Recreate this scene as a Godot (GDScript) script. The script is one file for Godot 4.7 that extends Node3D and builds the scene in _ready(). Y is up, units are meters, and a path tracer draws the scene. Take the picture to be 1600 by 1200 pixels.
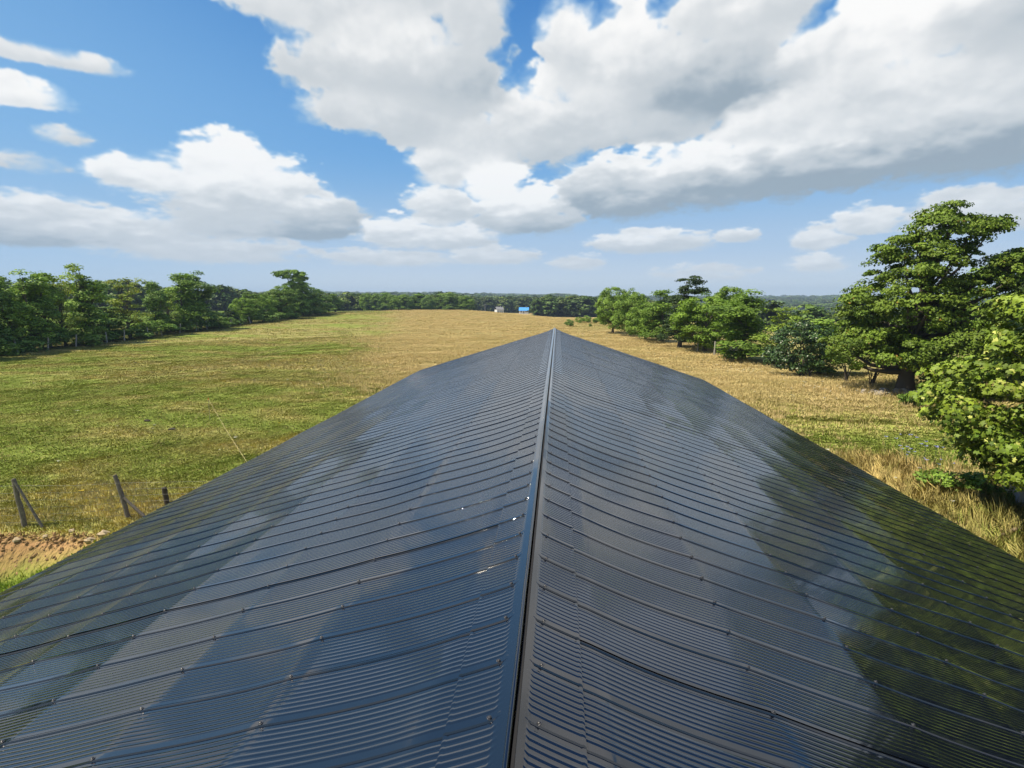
extends Node3D

# ---------------------------------------------------------------- helpers
var used_names := {}
var RIDGE_Y := 4.82
var CAM := Vector3(0.10, 5.90, 0.0)
var SUN := Vector3.ZERO
var nz := FastNoiseLite.new()
var nz2 := FastNoiseLite.new()
var nz3 := FastNoiseLite.new()

class Buf:
	var v := PackedVector3Array()
	var n := PackedVector3Array()
	var c := PackedColorArray()
	var i := PackedInt32Array()
	func vert(p: Vector3, nn: Vector3, col := Color.WHITE) -> int:
		v.push_back(p); n.push_back(nn); c.push_back(col)
		return v.size() - 1
	func tri(a: int, b: int, d: int) -> void:
		i.push_back(a); i.push_back(b); i.push_back(d)
	func quad(a: int, b: int, d: int, e: int) -> void:
		i.append_array(PackedInt32Array([a, b, d, a, d, e]))
	func flat_quad(a: Vector3, b: Vector3, d: Vector3, e: Vector3, col := Color.WHITE) -> void:
		var nn := (d - a).cross(b - a)
		if nn.length_squared() < 1e-14:
			nn = (e - a).cross(d - a)
		nn = nn.normalized()
		var k := vert(a, nn, col)
		vert(b, nn, col); vert(d, nn, col); vert(e, nn, col)
		quad(k, k + 1, k + 2, k + 3)
	func mesh(m: Material) -> ArrayMesh:
		var a := []
		a.resize(Mesh.ARRAY_MAX)
		a[Mesh.ARRAY_VERTEX] = v
		a[Mesh.ARRAY_NORMAL] = n
		a[Mesh.ARRAY_COLOR] = c
		a[Mesh.ARRAY_INDEX] = i
		var am := ArrayMesh.new()
		am.add_surface_from_arrays(Mesh.PRIMITIVE_TRIANGLES, a)
		am.surface_set_material(0, m)
		return am

func numbered(called: String) -> String:
	if not used_names.has(called):
		used_names[called] = 0
		return called
	used_names[called] += 1
	return "%s_%03d" % [called, used_names[called]]

func put(called: String, mesh: Mesh, parent: Node, at := Vector3.ZERO) -> MeshInstance3D:
	var o := MeshInstance3D.new()
	o.mesh = mesh
	o.position = at
	if parent == self:
		o.name = numbered(called)
	else:
		var k := 0
		var nm := called
		var reg: Dictionary = parent.get_meta("reg") if parent.has_meta("reg") else {}
		if reg.has(called):
			reg[called] += 1
			nm = "%s_%03d" % [called, reg[called]]
		else:
			reg[called] = 0
		parent.set_meta("reg", reg)
		o.name = nm
	parent.add_child(o, true)
	return o

func tag(o: Node, label: String, category: String, group := "", kind := "") -> Node:
	o.set_meta("label", label)
	if category:
		o.set_meta("category", category)
	if group:
		o.set_meta("group", group)
	if kind:
		o.set_meta("kind", kind)
	return o

func thing(called: String, label: String, category: String, at := Vector3.ZERO, turn := 0.0, group := "") -> Node3D:
	var o := Node3D.new()
	o.name = numbered(called)
	add_child(o)
	o.position = at
	o.rotation.y = turn
	tag(o, label, category, group)
	return o

func mat(col: Color, rough := 0.85, vcol := false) -> StandardMaterial3D:
	var m := StandardMaterial3D.new()
	m.albedo_color = col.linear_to_srgb()
	m.roughness = rough
	m.vertex_color_use_as_albedo = vcol
	m.cull_mode = BaseMaterial3D.CULL_DISABLED
	return m

func leaf_mat(tint: Color, through := 0.55) -> StandardMaterial3D:
	var m := mat(tint, 0.55, true)
	m.backlight_enabled = true
	m.backlight = Color(through * 0.95, through, through * 0.35)
	m.metallic_specular = 0.35
	return m

func box(b: Buf, lo: Vector3, hi: Vector3, col := Color.WHITE) -> void:
	var p := []
	for k in 8:
		p.append(Vector3(hi.x if k & 1 else lo.x, hi.y if k & 2 else lo.y, hi.z if k & 4 else lo.z))
	b.flat_quad(p[0], p[2], p[3], p[1], col)
	b.flat_quad(p[4], p[5], p[7], p[6], col)
	b.flat_quad(p[0], p[4], p[6], p[2], col)
	b.flat_quad(p[1], p[3], p[7], p[5], col)
	b.flat_quad(p[2], p[6], p[7], p[3], col)
	b.flat_quad(p[0], p[1], p[5], p[4], col)

func tube(b: Buf, pts: Array, radii: Array, sides: int, col := Color.WHITE, rough := 0.0, rng: RandomNumberGenerator = null) -> void:
	var first := b.v.size()
	var up := Vector3(0.31, 0.2, 0.93)
	for k in pts.size():
		var d: Vector3 = (pts[min(k + 1, pts.size() - 1)] - pts[max(k - 1, 0)]).normalized()
		var e := d.cross(up).normalized()
		var g := e.cross(d).normalized()
		for s in sides:
			var a := TAU * s / sides
			var o := e * cos(a) + g * sin(a)
			var r: float = radii[k]
			if rng:
				r *= 1.0 + rough * rng.randf_range(-1, 1)
			b.vert(pts[k] + o * r, o, col)
	for k in pts.size() - 1:
		for s in sides:
			var a := first + k * sides + s
			var d := first + k * sides + (s + 1) % sides
			b.quad(a, d, d + sides, a + sides)
	var last := first + (pts.size() - 1) * sides
	var dd: Vector3 = (pts[-1] - pts[-2]).normalized()
	var cc := b.vert(pts[-1], dd, col)
	for s in sides:
		b.tri(cc, last + s, last + (s + 1) % sides)

func smooth(a: float, b: float, x: float) -> float:
	var t := clampf((x - a) / (b - a), 0.0, 1.0)
	return t * t * (3.0 - 2.0 * t)

# ---------------------------------------------------------------- sky
func sky_blobs() -> Array:
	# azimuth, elevation, half width, half height (degrees), weight, brightness at the top and at the foot
	return [
		# mass over the top, left of centre
		[-17.0, 21.3, 9.5, 6.0, 1.0, 0.90, 0.60], [-23.5, 26.0, 9.0, 5.0, 1.0, 0.92, 0.74], [-11.0, 20.0, 5.8, 5.4, 1.0, 0.82, 0.34], [-20.0, 17.0, 5.4, 2.4, 0.9, 0.86, 0.66], [-12.0, 16.4, 8.0, 3.2, 1.0, 0.84, 0.60], [-14.0, 28.0, 10.0, 5.0, 1.0, 0.88, 0.62],
		# centre, going down to the bright heap
		[-8.0, 14.4, 7.0, 3.6, 1.0, 0.90, 0.66], [-1.5, 16.2, 6.6, 4.8, 1.0, 0.92, 0.56], [-6.6, 11.4, 3.4, 3.0, 1.0, 1.3, 1.0], [-3.6, 9.3, 4.6, 2.0, 1.0, 1.25, 0.8], [-3.5, 7.7, 6.6, 1.9, 1.0, 0.92, 0.34], [-12.0, 9.0, 4.0, 2.8, 1.0, 0.96, 0.66],
		# giant mass right of centre, two decks
		[6.0, 20.5, 8.0, 6.0, 1.0, 0.95, 0.62], [13.5, 19.2, 10.0, 5.0, 1.0, 0.86, 0.10], [16.0, 24.5, 7.0, 4.6, 1.0, 0.92, 0.66], [3.5, 16.6, 6.4, 3.8, 1.0, 0.92, 0.56],
		[29.5, 20.8, 6.6, 4.4, 1.0, 1.15, 0.80], [37.0, 19.6, 7.0, 5.2, 1.0, 0.76, 0.40], [24.5, 16.4, 9.0, 4.4, 1.0, 0.94, 0.62], [34.0, 15.4, 10.0, 4.0, 1.0, 0.92, 0.60], [31.0, 26.0, 9.0, 4.6, 1.0, 1.0, 0.8],
		[14.0, 11.2, 10.0, 3.7, 1.0, 1.10, 0.20], [23.0, 11.9, 11.0, 4.0, 1.0, 1.05, 0.14], [33.5, 12.4, 10.0, 4.2, 1.0, 0.96, 0.12], [6.0, 10.2, 8.0, 3.4, 1.0, 0.92, 0.20], [44.0, 12.0, 9.0, 4.0, 1.0, 0.80, 0.20],
		[10.0, 15.6, 6.0, 2.0, 0.9, 0.8, 0.5], [19.0, 15.0, 7.0, 2.6, 1.0, 1.0, 0.7], [23.0, 19.6, 5.0, 3.2, 1.0, 0.95, 0.7], [-8.6, 25.0, 3.6, 5.0, 1.0, 0.85, 0.6], [0.6, 23.0, 3.4, 4.0, 1.0, 0.95, 0.7], [-11.0, 12.4, 4.0, 2.4, 0.9, 0.95, 0.7],
		# heap left
		[-30.5, 9.3, 8.0, 4.0, 1.0, 1.02, 0.62], [-30.5, 12.0, 3.6, 2.5, 1.0, 1.15, 0.90], [-33.4, 12.2, 1.8, 1.6, 0.9, 1.05, 0.9], [-37.2, 10.0, 4.6, 1.8, 0.95, 1.02, 0.8], [-24.0, 7.9, 5.0, 2.4, 1.0, 0.90, 0.40], [-24.6, 6.3, 5.0, 1.3, 1.0, 0.50, 0.20], [-31.5, 6.4, 7.0, 1.6, 1.0, 0.74, 0.50],
		# low bank left
		[-45.0, 6.0, 6.5, 2.2, 0.95, 0.88, 0.62], [-39.5, 5.4, 7.0, 2.1, 0.95, 0.90, 0.62], [-33.0, 4.2, 9.0, 1.6, 0.85, 0.80, 0.66], [-46.0, 4.5, 5.5, 0.9, 0.95, 0.46, 0.36], [-54.0, 6.5, 7.0, 2.4, 0.9, 0.86, 0.6],
		# low ones in the middle
		[-16.0, 6.2, 4.6, 2.0, 0.95, 1.0, 0.66], [-11.0, 6.0, 5.2, 1.8, 0.95, 1.0, 0.62], [-17.0, 3.9, 8.0, 1.1, 0.8, 0.82, 0.7], [-7.0, 4.1, 5.5, 1.1, 0.8, 0.84, 0.7],
		[8.8, 5.3, 6.8, 1.4, 0.95, 0.92, 0.60], [17.0, 5.7, 2.2, 0.8, 0.9, 0.90, 0.68], [24.0, 5.1, 2.5, 1.4, 0.85, 0.90, 0.72], [27.4, 6.3, 2.7, 1.5, 0.9, 0.92, 0.72], [24.0, 2.9, 2.6, 1.0, 0.7, 0.86, 0.74], [35.0, 6.4, 6.0, 2.0, 0.75, 0.82, 0.66], [14.0, 2.2, 5.0, 1.0, 0.5, 0.8, 0.7], [2.0, 3.4, 3.0, 1.0, 0.6, 0.82, 0.7],
		# just outside the left edge
		[-57.0, 16.5, 7.0, 4.0, 1.0, 0.95, 0.7], [-66.0, 20.0, 8.0, 4.0, 1.0, 0.95, 0.7], [-80.0, 15.0, 9.0, 4.0, 1.0, 0.92, 0.65],
		# wisps far left
		[-43.5, 17.5, 5.5, 0.8, 0.6, 0.84, 0.74], [-45.5, 14.7, 4.2, 1.3, 0.85, 0.98, 0.84], [-42.6, 12.2, 1.8, 0.8, 0.5, 0.8, 0.74], [-45.5, 10.0, 3.0, 0.8, 0.4, 0.75, 0.7],
	]

func paint_sky(w: int, h: int, az0: float, az1: float, el0: float, el1: float, blobs: Array) -> PackedByteArray:
	var n := w * h
	var dens := PackedFloat32Array(); dens.resize(n)
	var bri := PackedFloat32Array(); bri.resize(n)
	var wsum := PackedFloat32Array(); wsum.resize(n)
	var puff := PackedFloat32Array(); puff.resize(n)
	var fine := PackedFloat32Array(); fine.resize(n)
	var waz := PackedFloat32Array(); waz.resize(n)
	var wel := PackedFloat32Array(); wel.resize(n)
	var big := FastNoiseLite.new()
	big.noise_type = FastNoiseLite.TYPE_SIMPLEX_SMOOTH
	big.seed = 11
	big.frequency = 1.0
	big.fractal_octaves = 4
	big.fractal_gain = 0.55
	var bil := FastNoiseLite.new()
	bil.noise_type = FastNoiseLite.TYPE_CELLULAR
	bil.cellular_return_type = FastNoiseLite.RETURN_DISTANCE
	bil.cellular_distance_function = FastNoiseLite.DISTANCE_EUCLIDEAN
	bil.seed = 5
	bil.frequency = 1.0
	bil.fractal_type = FastNoiseLite.FRACTAL_FBM
	bil.fractal_octaves = 4
	bil.fractal_gain = 0.42
	var st := (az1 - az0) / w
	for j in h:
		var el := el1 - (j + 0.5) * (el1 - el0) / h
		var ce := cos(deg_to_rad(el))
		var se := sin(deg_to_rad(el))
		# clouds lie in a layer: their texture grows finer towards the horizon
		var k := 1.0 + 1.6 * exp(-maxf(el, 0.0) / 7.0)
		for i in w:
			var az := deg_to_rad(az0 + (i + 0.5) * st)
			var d := Vector3(sin(az) * ce, se * 1.35, -cos(az) * ce)
			var o := j * w + i
			var p := d * (9.0 * k)
			var a := big.get_noise_3dv(p)
			var b := big.get_noise_3d(p.x + 31.7, p.y - 12.0, p.z + 8.0)
			waz[o] = a
			wel[o] = b
			var q := d * (13.0 * k) + Vector3(a, b, a) * 0.35
			puff[o] = -bil.get_noise_3dv(q) - 0.5
			fine[o] = big.get_noise_3dv(q * 2.6)
	for bl in blobs:
		var caz: float = bl[0]
		var cel: float = bl[1]
		var ra: float = bl[2]
		var re: float = bl[3]
		var j0: int = maxi(0, int((el1 - cel - re * 1.7) / (el1 - el0) * h))
		var j1: int = mini(h - 1, int((el1 - cel + re * 1.7) / (el1 - el0) * h))
		var i0: int = maxi(0, int((caz - ra * 1.6 - az0) / st))
		var i1: int = mini(w - 1, int((caz + ra * 1.6 - az0) / st))
		var wt: float = bl[4]
		for j in range(j0, j1 + 1):
			var el := el1 - (j + 0.5) * (el1 - el0) / h
			for i in range(i0, i1 + 1):
				var o := j * w + i
				var x := (az0 + (i + 0.5) * st - caz) / ra + waz[o] * 0.32
				var y := (el - cel) / re + wel[o] * 0.34
				# flatter foot than crown
				var yy := y * 1.25 if y < 0.0 else y
				var f := 1.0 - x * x - yy * yy
				if f > -0.6:
					f = f * wt
					if f > dens[o] or wsum[o] == 0.0:
						dens[o] = maxf(f, dens[o]) if wsum[o] > 0.0 else f
					var ww := maxf(f + 0.45, 0.0)
					ww = ww * ww * ww
					var t := smooth(-0.75, 0.75, y - 0.14 * x + puff[o] * 0.22)
					wsum[o] += ww
					bri[o] += ww * lerpf(bl[6], bl[5], t)
	var out := PackedByteArray()
	out.resize(n * 3)
	var off_i := int(-0.75 / st)
	var off_j := int(-0.75 / ((el1 - el0) / h))
	if absi(off_i) < 1:
		off_i = -1
	if absi(off_j) < 1:
		off_j = -1
	for j in h:
		var el := el1 - (j + 0.5) * (el1 - el0) / h
		# clear air (sRGB)
		var e := maxf(el, 0.0)
		var top := Color(0.21, 0.46, 0.75)
		var mid := Color(0.45, 0.67, 0.88)
		var low := Color(0.70, 0.80, 0.905)
		var hor := Color(0.82, 0.87, 0.912)
		var base := hor.lerp(low, smooth(0.0, 5.0, e)).lerp(mid, smooth(3.0, 14.5, e)).lerp(top, smooth(11.0, 36.0, e)).lerp(Color(0.11, 0.32, 0.62), smooth(32.0, 70.0, e))
		for i in w:
			var o := j * w + i
			var az := az0 + (i + 0.5) * st
			var air := base.lerp(Color(0.58, 0.76, 0.92), 0.45 * smooth(-15.0, -52.0, az) * smooth(200.0, 60.0, absf(az)))
			var f := (dens[o] if wsum[o] > 0.0 else -0.6) + puff[o] * 0.5 + fine[o] * 0.26 + 0.18
			f += 0.30 * smooth(0.15, 0.7, dens[o])
			var edge := lerpf(0.3, 1.15, smooth(-0.3, 0.3, wel[o]))
			var a := smooth(-0.04, edge, f)
			var c := air
			if a > 0.0:
				var s := bri[o] / maxf(wsum[o], 1e-5)
				var jj := clampi(j + off_j, 0, h - 1)
				var ii := clampi(i + off_i, 0, w - 1)
				var oo := jj * w + ii
				var lit := smooth(0.62, 0.92, s)
				var relief := (puff[o] - puff[oo]) * 0.13 * lit + (waz[o] - waz[oo]) * 0.07 + (fine[o] - fine[oo]) * 0.012
				s = s + clampf(relief, -0.09, 0.09) + wel[o] * 0.06
				s += 0.05 * (1.0 - smooth(0.0, 0.6, f))
				s = clampf(s, 0.2, 1.0)
				# sRGB: white tops warm, grey feet a little blue
				var cl := Color(0.61, 0.67, 0.72).lerp(Color(0.80, 0.825, 0.845), smooth(0.26, 0.66, s)).lerp(Color(0.998, 0.995, 0.99), smooth(0.62, 1.02, s))
				cl = cl.lerp(base, 0.55 * exp(-e / 5.0))
				c = air.lerp(cl, a)
			out[o * 3] = int(clampf(c.r, 0, 1) * 255.0 + 0.5)
			out[o * 3 + 1] = int(clampf(c.g, 0, 1) * 255.0 + 0.5)
			out[o * 3 + 2] = int(clampf(c.b, 0, 1) * 255.0 + 0.5)
	return out

func make_sky() -> Sky:
	var blobs := sky_blobs()
	var rng := RandomNumberGenerator.new()
	rng.seed = 77
	var all := blobs.duplicate()
	# the same broken cumulus all round and overhead
	for k in 150:
		var az := rng.randf_range(-180, 180)
		var el := rng.randf_range(3, 75)
		if az > -66 and az < 56 and el < 38:
			continue
		if az > -115 and az < 105 and el > 12 and (rng.randf() < 0.8 or el > 38):
			continue
		var ra := rng.randf_range(5, 13) / maxf(cos(deg_to_rad(el)), 0.25)
		all.append([az, el, ra, rng.randf_range(2.0, 3.5) + el * 0.07, 1.0, rng.randf_range(0.85, 1.0), rng.randf_range(0.5, 0.75)])
		all.append([az + ra * rng.randf_range(-0.7, 0.7), el + rng.randf_range(0.5, 2.5), ra * 0.6, 2.0 + el * 0.05, 1.0, 0.97, 0.7])
	var lw := 1024
	var lh := 512
	var coarse := paint_sky(lw, lh / 2, -180.0, 180.0, 0.0, 90.0, all)
	var im := Image.create_empty(lw, lh, false, Image.FORMAT_RGB8)
	im.fill(Color(0.34, 0.36, 0.22))
	im.blit_rect(Image.create_from_data(lw, lh / 2, false, Image.FORMAT_RGB8, coarse), Rect2i(0, 0, lw, lh / 2), Vector2i.ZERO)
	im.resize(4096, 2048, Image.INTERPOLATE_CUBIC)
	# the part in view at full resolution (0.0879 degrees a pixel)
	var x0 := 1440
	var w := 1110
	var hh := 380
	var px := 360.0 / 4096.0
	var az0 := x0 * px - 180.0
	var fine := paint_sky(w, hh, az0, az0 + w * px, 0.0, hh * px, all)
	im.blit_rect(Image.create_from_data(w, hh, false, Image.FORMAT_RGB8, fine), Rect2i(0, 0, w, hh), Vector2i(x0, 1024 - hh))
	# column 0 of a panorama looks along -z: turn the picture by half its width
	var turned := Image.create_empty(4096, 2048, false, Image.FORMAT_RGB8)
	turned.blit_rect(im, Rect2i(2048, 0, 2048, 2048), Vector2i(0, 0))
	turned.blit_rect(im, Rect2i(0, 0, 2048, 2048), Vector2i(2048, 0))
	var pm := PanoramaSkyMaterial.new()
	pm.panorama = ImageTexture.create_from_image(turned)
	var sky := Sky.new()
	sky.sky_material = pm
	return sky

# ---------------------------------------------------------------- terrain
func ground_y(x: float, z: float) -> float:
	var f := -z
	var y := 0.0
	y -= 7.2 * smooth(lerpf(205.0, 95.0, smooth(-45.0, 0.0, x - 0.02 * f)), 410.0, f) * smooth(-400.0, -60.0, x)
	y -= 3.0 * smooth(205.0, 400.0, f) * smooth(-60.0, -400.0, x)
	y += 0.95 * exp(-pow((x + 50.0) / 40.0, 2.0) - pow((f - 185.0) / 60.0, 2.0))
	y -= 11.0 * smooth(26.0, 120.0, x) * smooth(20.0, 120.0, f)
	# hills at the horizon
	var far := smooth(600.0, 2300.0, f)
	if far > 0.0:
		y += far * (13.0 + 7.0 * nz.get_noise_2d(x * 0.10, f * 0.10) + 5.0 * nz.get_noise_2d(x * 0.35, 300.0))
		y += smooth(2300.0, 4200.0, f) * 8.0
	y += smooth(300.0, 1500.0, absf(x)) * 4.0
	var near := smooth(5.0, 30.0, Vector2(x, f).length())
	y += near * (0.22 * nz.get_noise_2d(x * 2.2, z * 2.2) + 0.05 * nz.get_noise_2d(x * 16.0, z * 16.0))
	# the cut bank beside the building
	var along := smooth(-10.6, -12.4, x)
	var edge := 12.15 + 0.35 * nz2.get_noise_2d(x * 6.0, 3.0)
	y -= 0.95 * along * smooth(edge + 0.15, edge - 1.0, f) * smooth(-60.0, -30.0, x)
	return y

func gold_share(x: float, z: float) -> float:
	var f := -z
	var n := nz.get_noise_2d(x * 2.0, z * 2.0)
	var border := -11.0 - 0.30 * (f - 32.0) + n * 7.0
	var g := smooth(-7.0, 8.0, x - border) * smooth(26.0, 52.0, f + n * 8.0)
	if x > 3.0:
		g = maxf(g, 0.80 * smooth(9.0, 16.0, f + n * 4.0) * (1.0 - 0.55 * smooth(0.05, 0.35, nz.get_noise_2d(x * 6.0 + 20.0, z * 9.0)) * smooth(75.0, 40.0, f)))
		g *= 1.0 - 0.88 * smooth(7.5, 10.5, x + n * 3.0) * smooth(43.0, 27.0, f + n * 10.0)
		# mown green strip close to the building and under the trees on the right
		g *= 1.0 - 0.85 * smooth(10.6, 12.5, x + n * 2.0) * smooth(31.0, 26.0, f) * smooth(17.0, 20.5, f)
		g *= 1.0 - 0.75 * smooth(17.0, 20.0, x + n * 2.0) * smooth(16.0, 30.0, f)
	# green swathe far right of centre
	g *= 1.0 - 0.6 * smooth(2.0, 6.0, x + n * 3.0) * smooth(92.0, 104.0, f) * smooth(150.0, 125.0, f)
	return g

func bank_share(x: float, z: float) -> float:
	var f := -z
	var edge := 12.15 + 0.35 * nz2.get_noise_2d(x * 6.0, 3.0)
	return smooth(-10.9, -12.2, x + 0.5 * nz2.get_noise_2d(x * 9.0, z * 9.0)) * smooth(edge + 0.12, edge - 0.05, f) * smooth(edge - 0.92, edge - 0.52, f + 0.45 * nz2.get_noise_2d(x * 14.0, z * 14.0))

func ground_color(x: float, z: float) -> Color:
	var f := -z
	var streak := nz.get_noise_2d(x * 1.6 + 40.0, z * 4.5)
	var blot := nz2.get_noise_2d(x * 7.0, z * 12.0)
	var fine := nz2.get_noise_2d(x * 30.0 + 9.0, z * 40.0)
	var green := Color(0.300, 0.310, 0.090)
	var lush := Color(0.235, 0.295, 0.066)
	var tan := Color(0.35, 0.295, 0.125)
	var gold := Color(0.40, 0.30, 0.138)
	var g := gold_share(x, z)
	var c := green.lerp(lush, smooth(0.05, 0.45, -streak - blot * 0.5))
	c = c.lerp(tan, 0.80 * smooth(-0.26, 0.36, streak * 0.9 + blot * 0.7 + fine * 0.4))
	c = c.lerp(gold.lerp(tan, smooth(-0.2, 0.4, blot)), g)
	var track := smooth(0.55, 0.15, absf(x + 33.0 + 0.10 * (f - 60.0) + 3.0 * nz.get_noise_2d(f * 2.0, 60.0))) + smooth(0.5, 0.15, absf(x + 31.2 + 0.10 * (f - 60.0) + 3.0 * nz.get_noise_2d(f * 2.0, 60.0)))
	c = c.lerp(Color(0.30, 0.25, 0.13), 0.45 * track * smooth(25.0, 40.0, f) * smooth(190.0, 150.0, f))
	c = c.lerp(Color(0.15, 0.24, 0.03), 0.9 * smooth(-8.0, -10.0, x) * smooth(12.4, 11.6, f))
	c = c.lerp(Color(0.165, 0.27, 0.035), 0.65 * (1.0 - g) * smooth(8.0, 10.5, x) * smooth(36.0, 28.0, f) * smooth(14.0, 19.0, f) * (0.55 + 0.6 * blot))
	c = c.lerp(green, 0.45 * g * smooth(0.1, 0.5, -blot - streak * 0.7) * smooth(130.0, 60.0, f))
	c = c.lerp(Color(0.29, 0.175, 0.085) * (1.0 + 0.35 * fine), bank_share(x, z))
	# under the hedgerows: bare litter and weeds
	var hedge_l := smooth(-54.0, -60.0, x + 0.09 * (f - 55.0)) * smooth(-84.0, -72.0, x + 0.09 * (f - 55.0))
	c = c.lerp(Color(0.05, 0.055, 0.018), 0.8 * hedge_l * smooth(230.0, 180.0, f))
	# beyond
	c = c.lerp(Color(0.13, 0.19, 0.035), smooth(-82.0, -90.0, x) * smooth(380.0, 300.0, f))
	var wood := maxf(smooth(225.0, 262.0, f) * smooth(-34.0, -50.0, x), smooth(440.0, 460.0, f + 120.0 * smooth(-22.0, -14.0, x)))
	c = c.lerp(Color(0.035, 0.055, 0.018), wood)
	if f > 600.0:
		var fields := smooth(0.24, 0.34, nz.get_noise_2d(x * 0.11 + 90.0, f * 0.05))
		c = c.lerp(Color(0.15, 0.20, 0.05), fields * smooth(1200.0, 1700.0, f))
	if x > 60.0 and f > 60.0 and f < 600.0:
		c = c.lerp(Color(0.05, 0.075, 0.02), 0.8)
	return c * (1.0 + 0.16 * fine + 0.10 * blot)

func axis(lo: float, hi: float, dense_lo: float, dense_hi: float, step: float, grow: float) -> PackedFloat32Array:
	var a := PackedFloat32Array()
	var p := dense_lo
	var left := []
	var s := step
	while p > lo:
		s *= grow
		p -= s
		left.append(maxf(p, lo))
	left.reverse()
	for q in left:
		a.push_back(q)
	p = dense_lo
	while p < dense_hi:
		a.push_back(p)
		p += step
	s = step
	while p < hi:
		a.push_back(p)
		s *= grow
		p += s
	a.push_back(hi)
	return a

func build_ground() -> void:
	var xs := axis(-5200, 5200, -80, 34, 0.62, 1.10)
	var fs := axis(-1500, 5200, 7, 105, 0.62, 1.07)
	var b := Buf.new()
	var nx := xs.size()
	var nf := fs.size()
	for f in fs:
		for x in xs:
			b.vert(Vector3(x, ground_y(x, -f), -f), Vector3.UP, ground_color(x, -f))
	for j in nf - 1:
		for i in nx - 1:
			var a := j * nx + i
			b.quad(a, a + nx, a + nx + 1, a + 1)
	for j in nf:
		for i in nx:
			var l := b.v[j * nx + maxi(i - 1, 0)]
			var r := b.v[j * nx + mini(i + 1, nx - 1)]
			var u := b.v[maxi(j - 1, 0) * nx + i]
			var d := b.v[mini(j + 1, nf - 1) * nx + i]
			b.n[j * nx + i] = (r - l).cross(d - u).normalized()
	var m := mat(Color.WHITE, 0.95, true)
	m.metallic_specular = 0.1
	m.detail_enabled = true
	m.detail_blend_mode = BaseMaterial3D.BLEND_MODE_MUL
	m.uv1_triplanar = true
	m.uv1_world_triplanar = true
	var hn := NoiseTexture2D.new()
	hn.width = 512
	hn.height = 512
	hn.seamless = true
	var fnz := FastNoiseLite.new()
	fnz.seed = 4
	fnz.frequency = 0.03
	fnz.fractal_octaves = 5
	hn.noise = fnz
	m.uv1_scale = Vector3(0.31, 0.31, 0.31)
	m.heightmap_enabled = true
	m.heightmap_texture = hn
	m.heightmap_scale = 14.0
	m.detail_enabled = false
	var o := put("ground", b.mesh(m), self)
	tag(o, "rolling pasture and hay field stretching from the barn to the wooded hills", "", "", "structure")

# ---------------------------------------------------------------- roof
var roof_noise := FastNoiseLite.new()
const T_LEFT := 4.86
const T_RIGHT := 5.17
const PITCH := 0.2286
const Z_FAR := -19.1
const PURLIN := 0.61

func roof_y(side: int, t: float, z: float) -> float:
	var y := 0.0
	if side < 0:
		y = -(0.296 * t + 0.045 * (1.0 - exp(-t / 0.22)) + 0.0022 * t * t)
	else:
		y = -(0.318 * t + 0.060 * (1.0 - exp(-t / 0.26)) + 0.0020 * t * t)
	var u := (t - 0.24) / PURLIN
	var k := floorf(u)
	u -= k
	var amp := 0.0070 * (1.0 + 0.7 * roof_noise.get_noise_2d(k * 37.0 + side * 500.0, z * 14.0))
	amp *= smooth(26.0, 3.0, -z) * 0.75 + 0.25
	y -= amp * 4.0 * u * (1.0 - u) * (1.2 - 0.4 * u)
	y += 0.010 * roof_noise.get_noise_2d(t * 9.0 + side * 900.0, z * 6.0) * smooth(0.1, 0.8, t)
	return y

func profile(detail: int) -> Array:
	# one pitch of the sheet: [offset along the ridge, height, slope]
	var p := []
	p.append_array([[0.0, 0.0052, 0.0], [0.0066, 0.0052, 0.0], [0.0067, 0.0051, -2.0], [0.0092, 0.0003, -2.0], [0.0093, 0.0, 0.0]])
	var a := 0.022
	var e := PITCH - 0.022
	var n := 8
	var w := (e - a) / n
	for k in n:
		var s := a + k * w
		if detail == 2:
			p.append_array([[s + 0.12 * w, 0.0, 0.0], [s + 0.18 * w, 0.0002, 0.19], [s + 0.38 * w, 0.0010, 0.17], [s + 0.62 * w, 0.0010, -0.17], [s + 0.82 * w, 0.0002, -0.19], [s + 0.88 * w, 0.0, 0.0]])
		elif detail == 1:
			p.append_array([[s + 0.12 * w, 0.0, 0.0], [s + 0.32 * w, 0.0007, 0.18], [s + 0.68 * w, 0.0007, -0.18], [s + 0.88 * w, 0.0, 0.0]])
		else:
			p.append_array([[s + 0.28 * w, 0.0, 0.14], [s + 0.72 * w, 0.0006, -0.14]])
	p.append_array([[PITCH - 0.0093, 0.0, 0.0], [PITCH - 0.0092, 0.0003, 2.0], [PITCH - 0.0067, 0.0051, 2.0], [PITCH - 0.0066, 0.0052, 0.0]])
	return p

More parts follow.
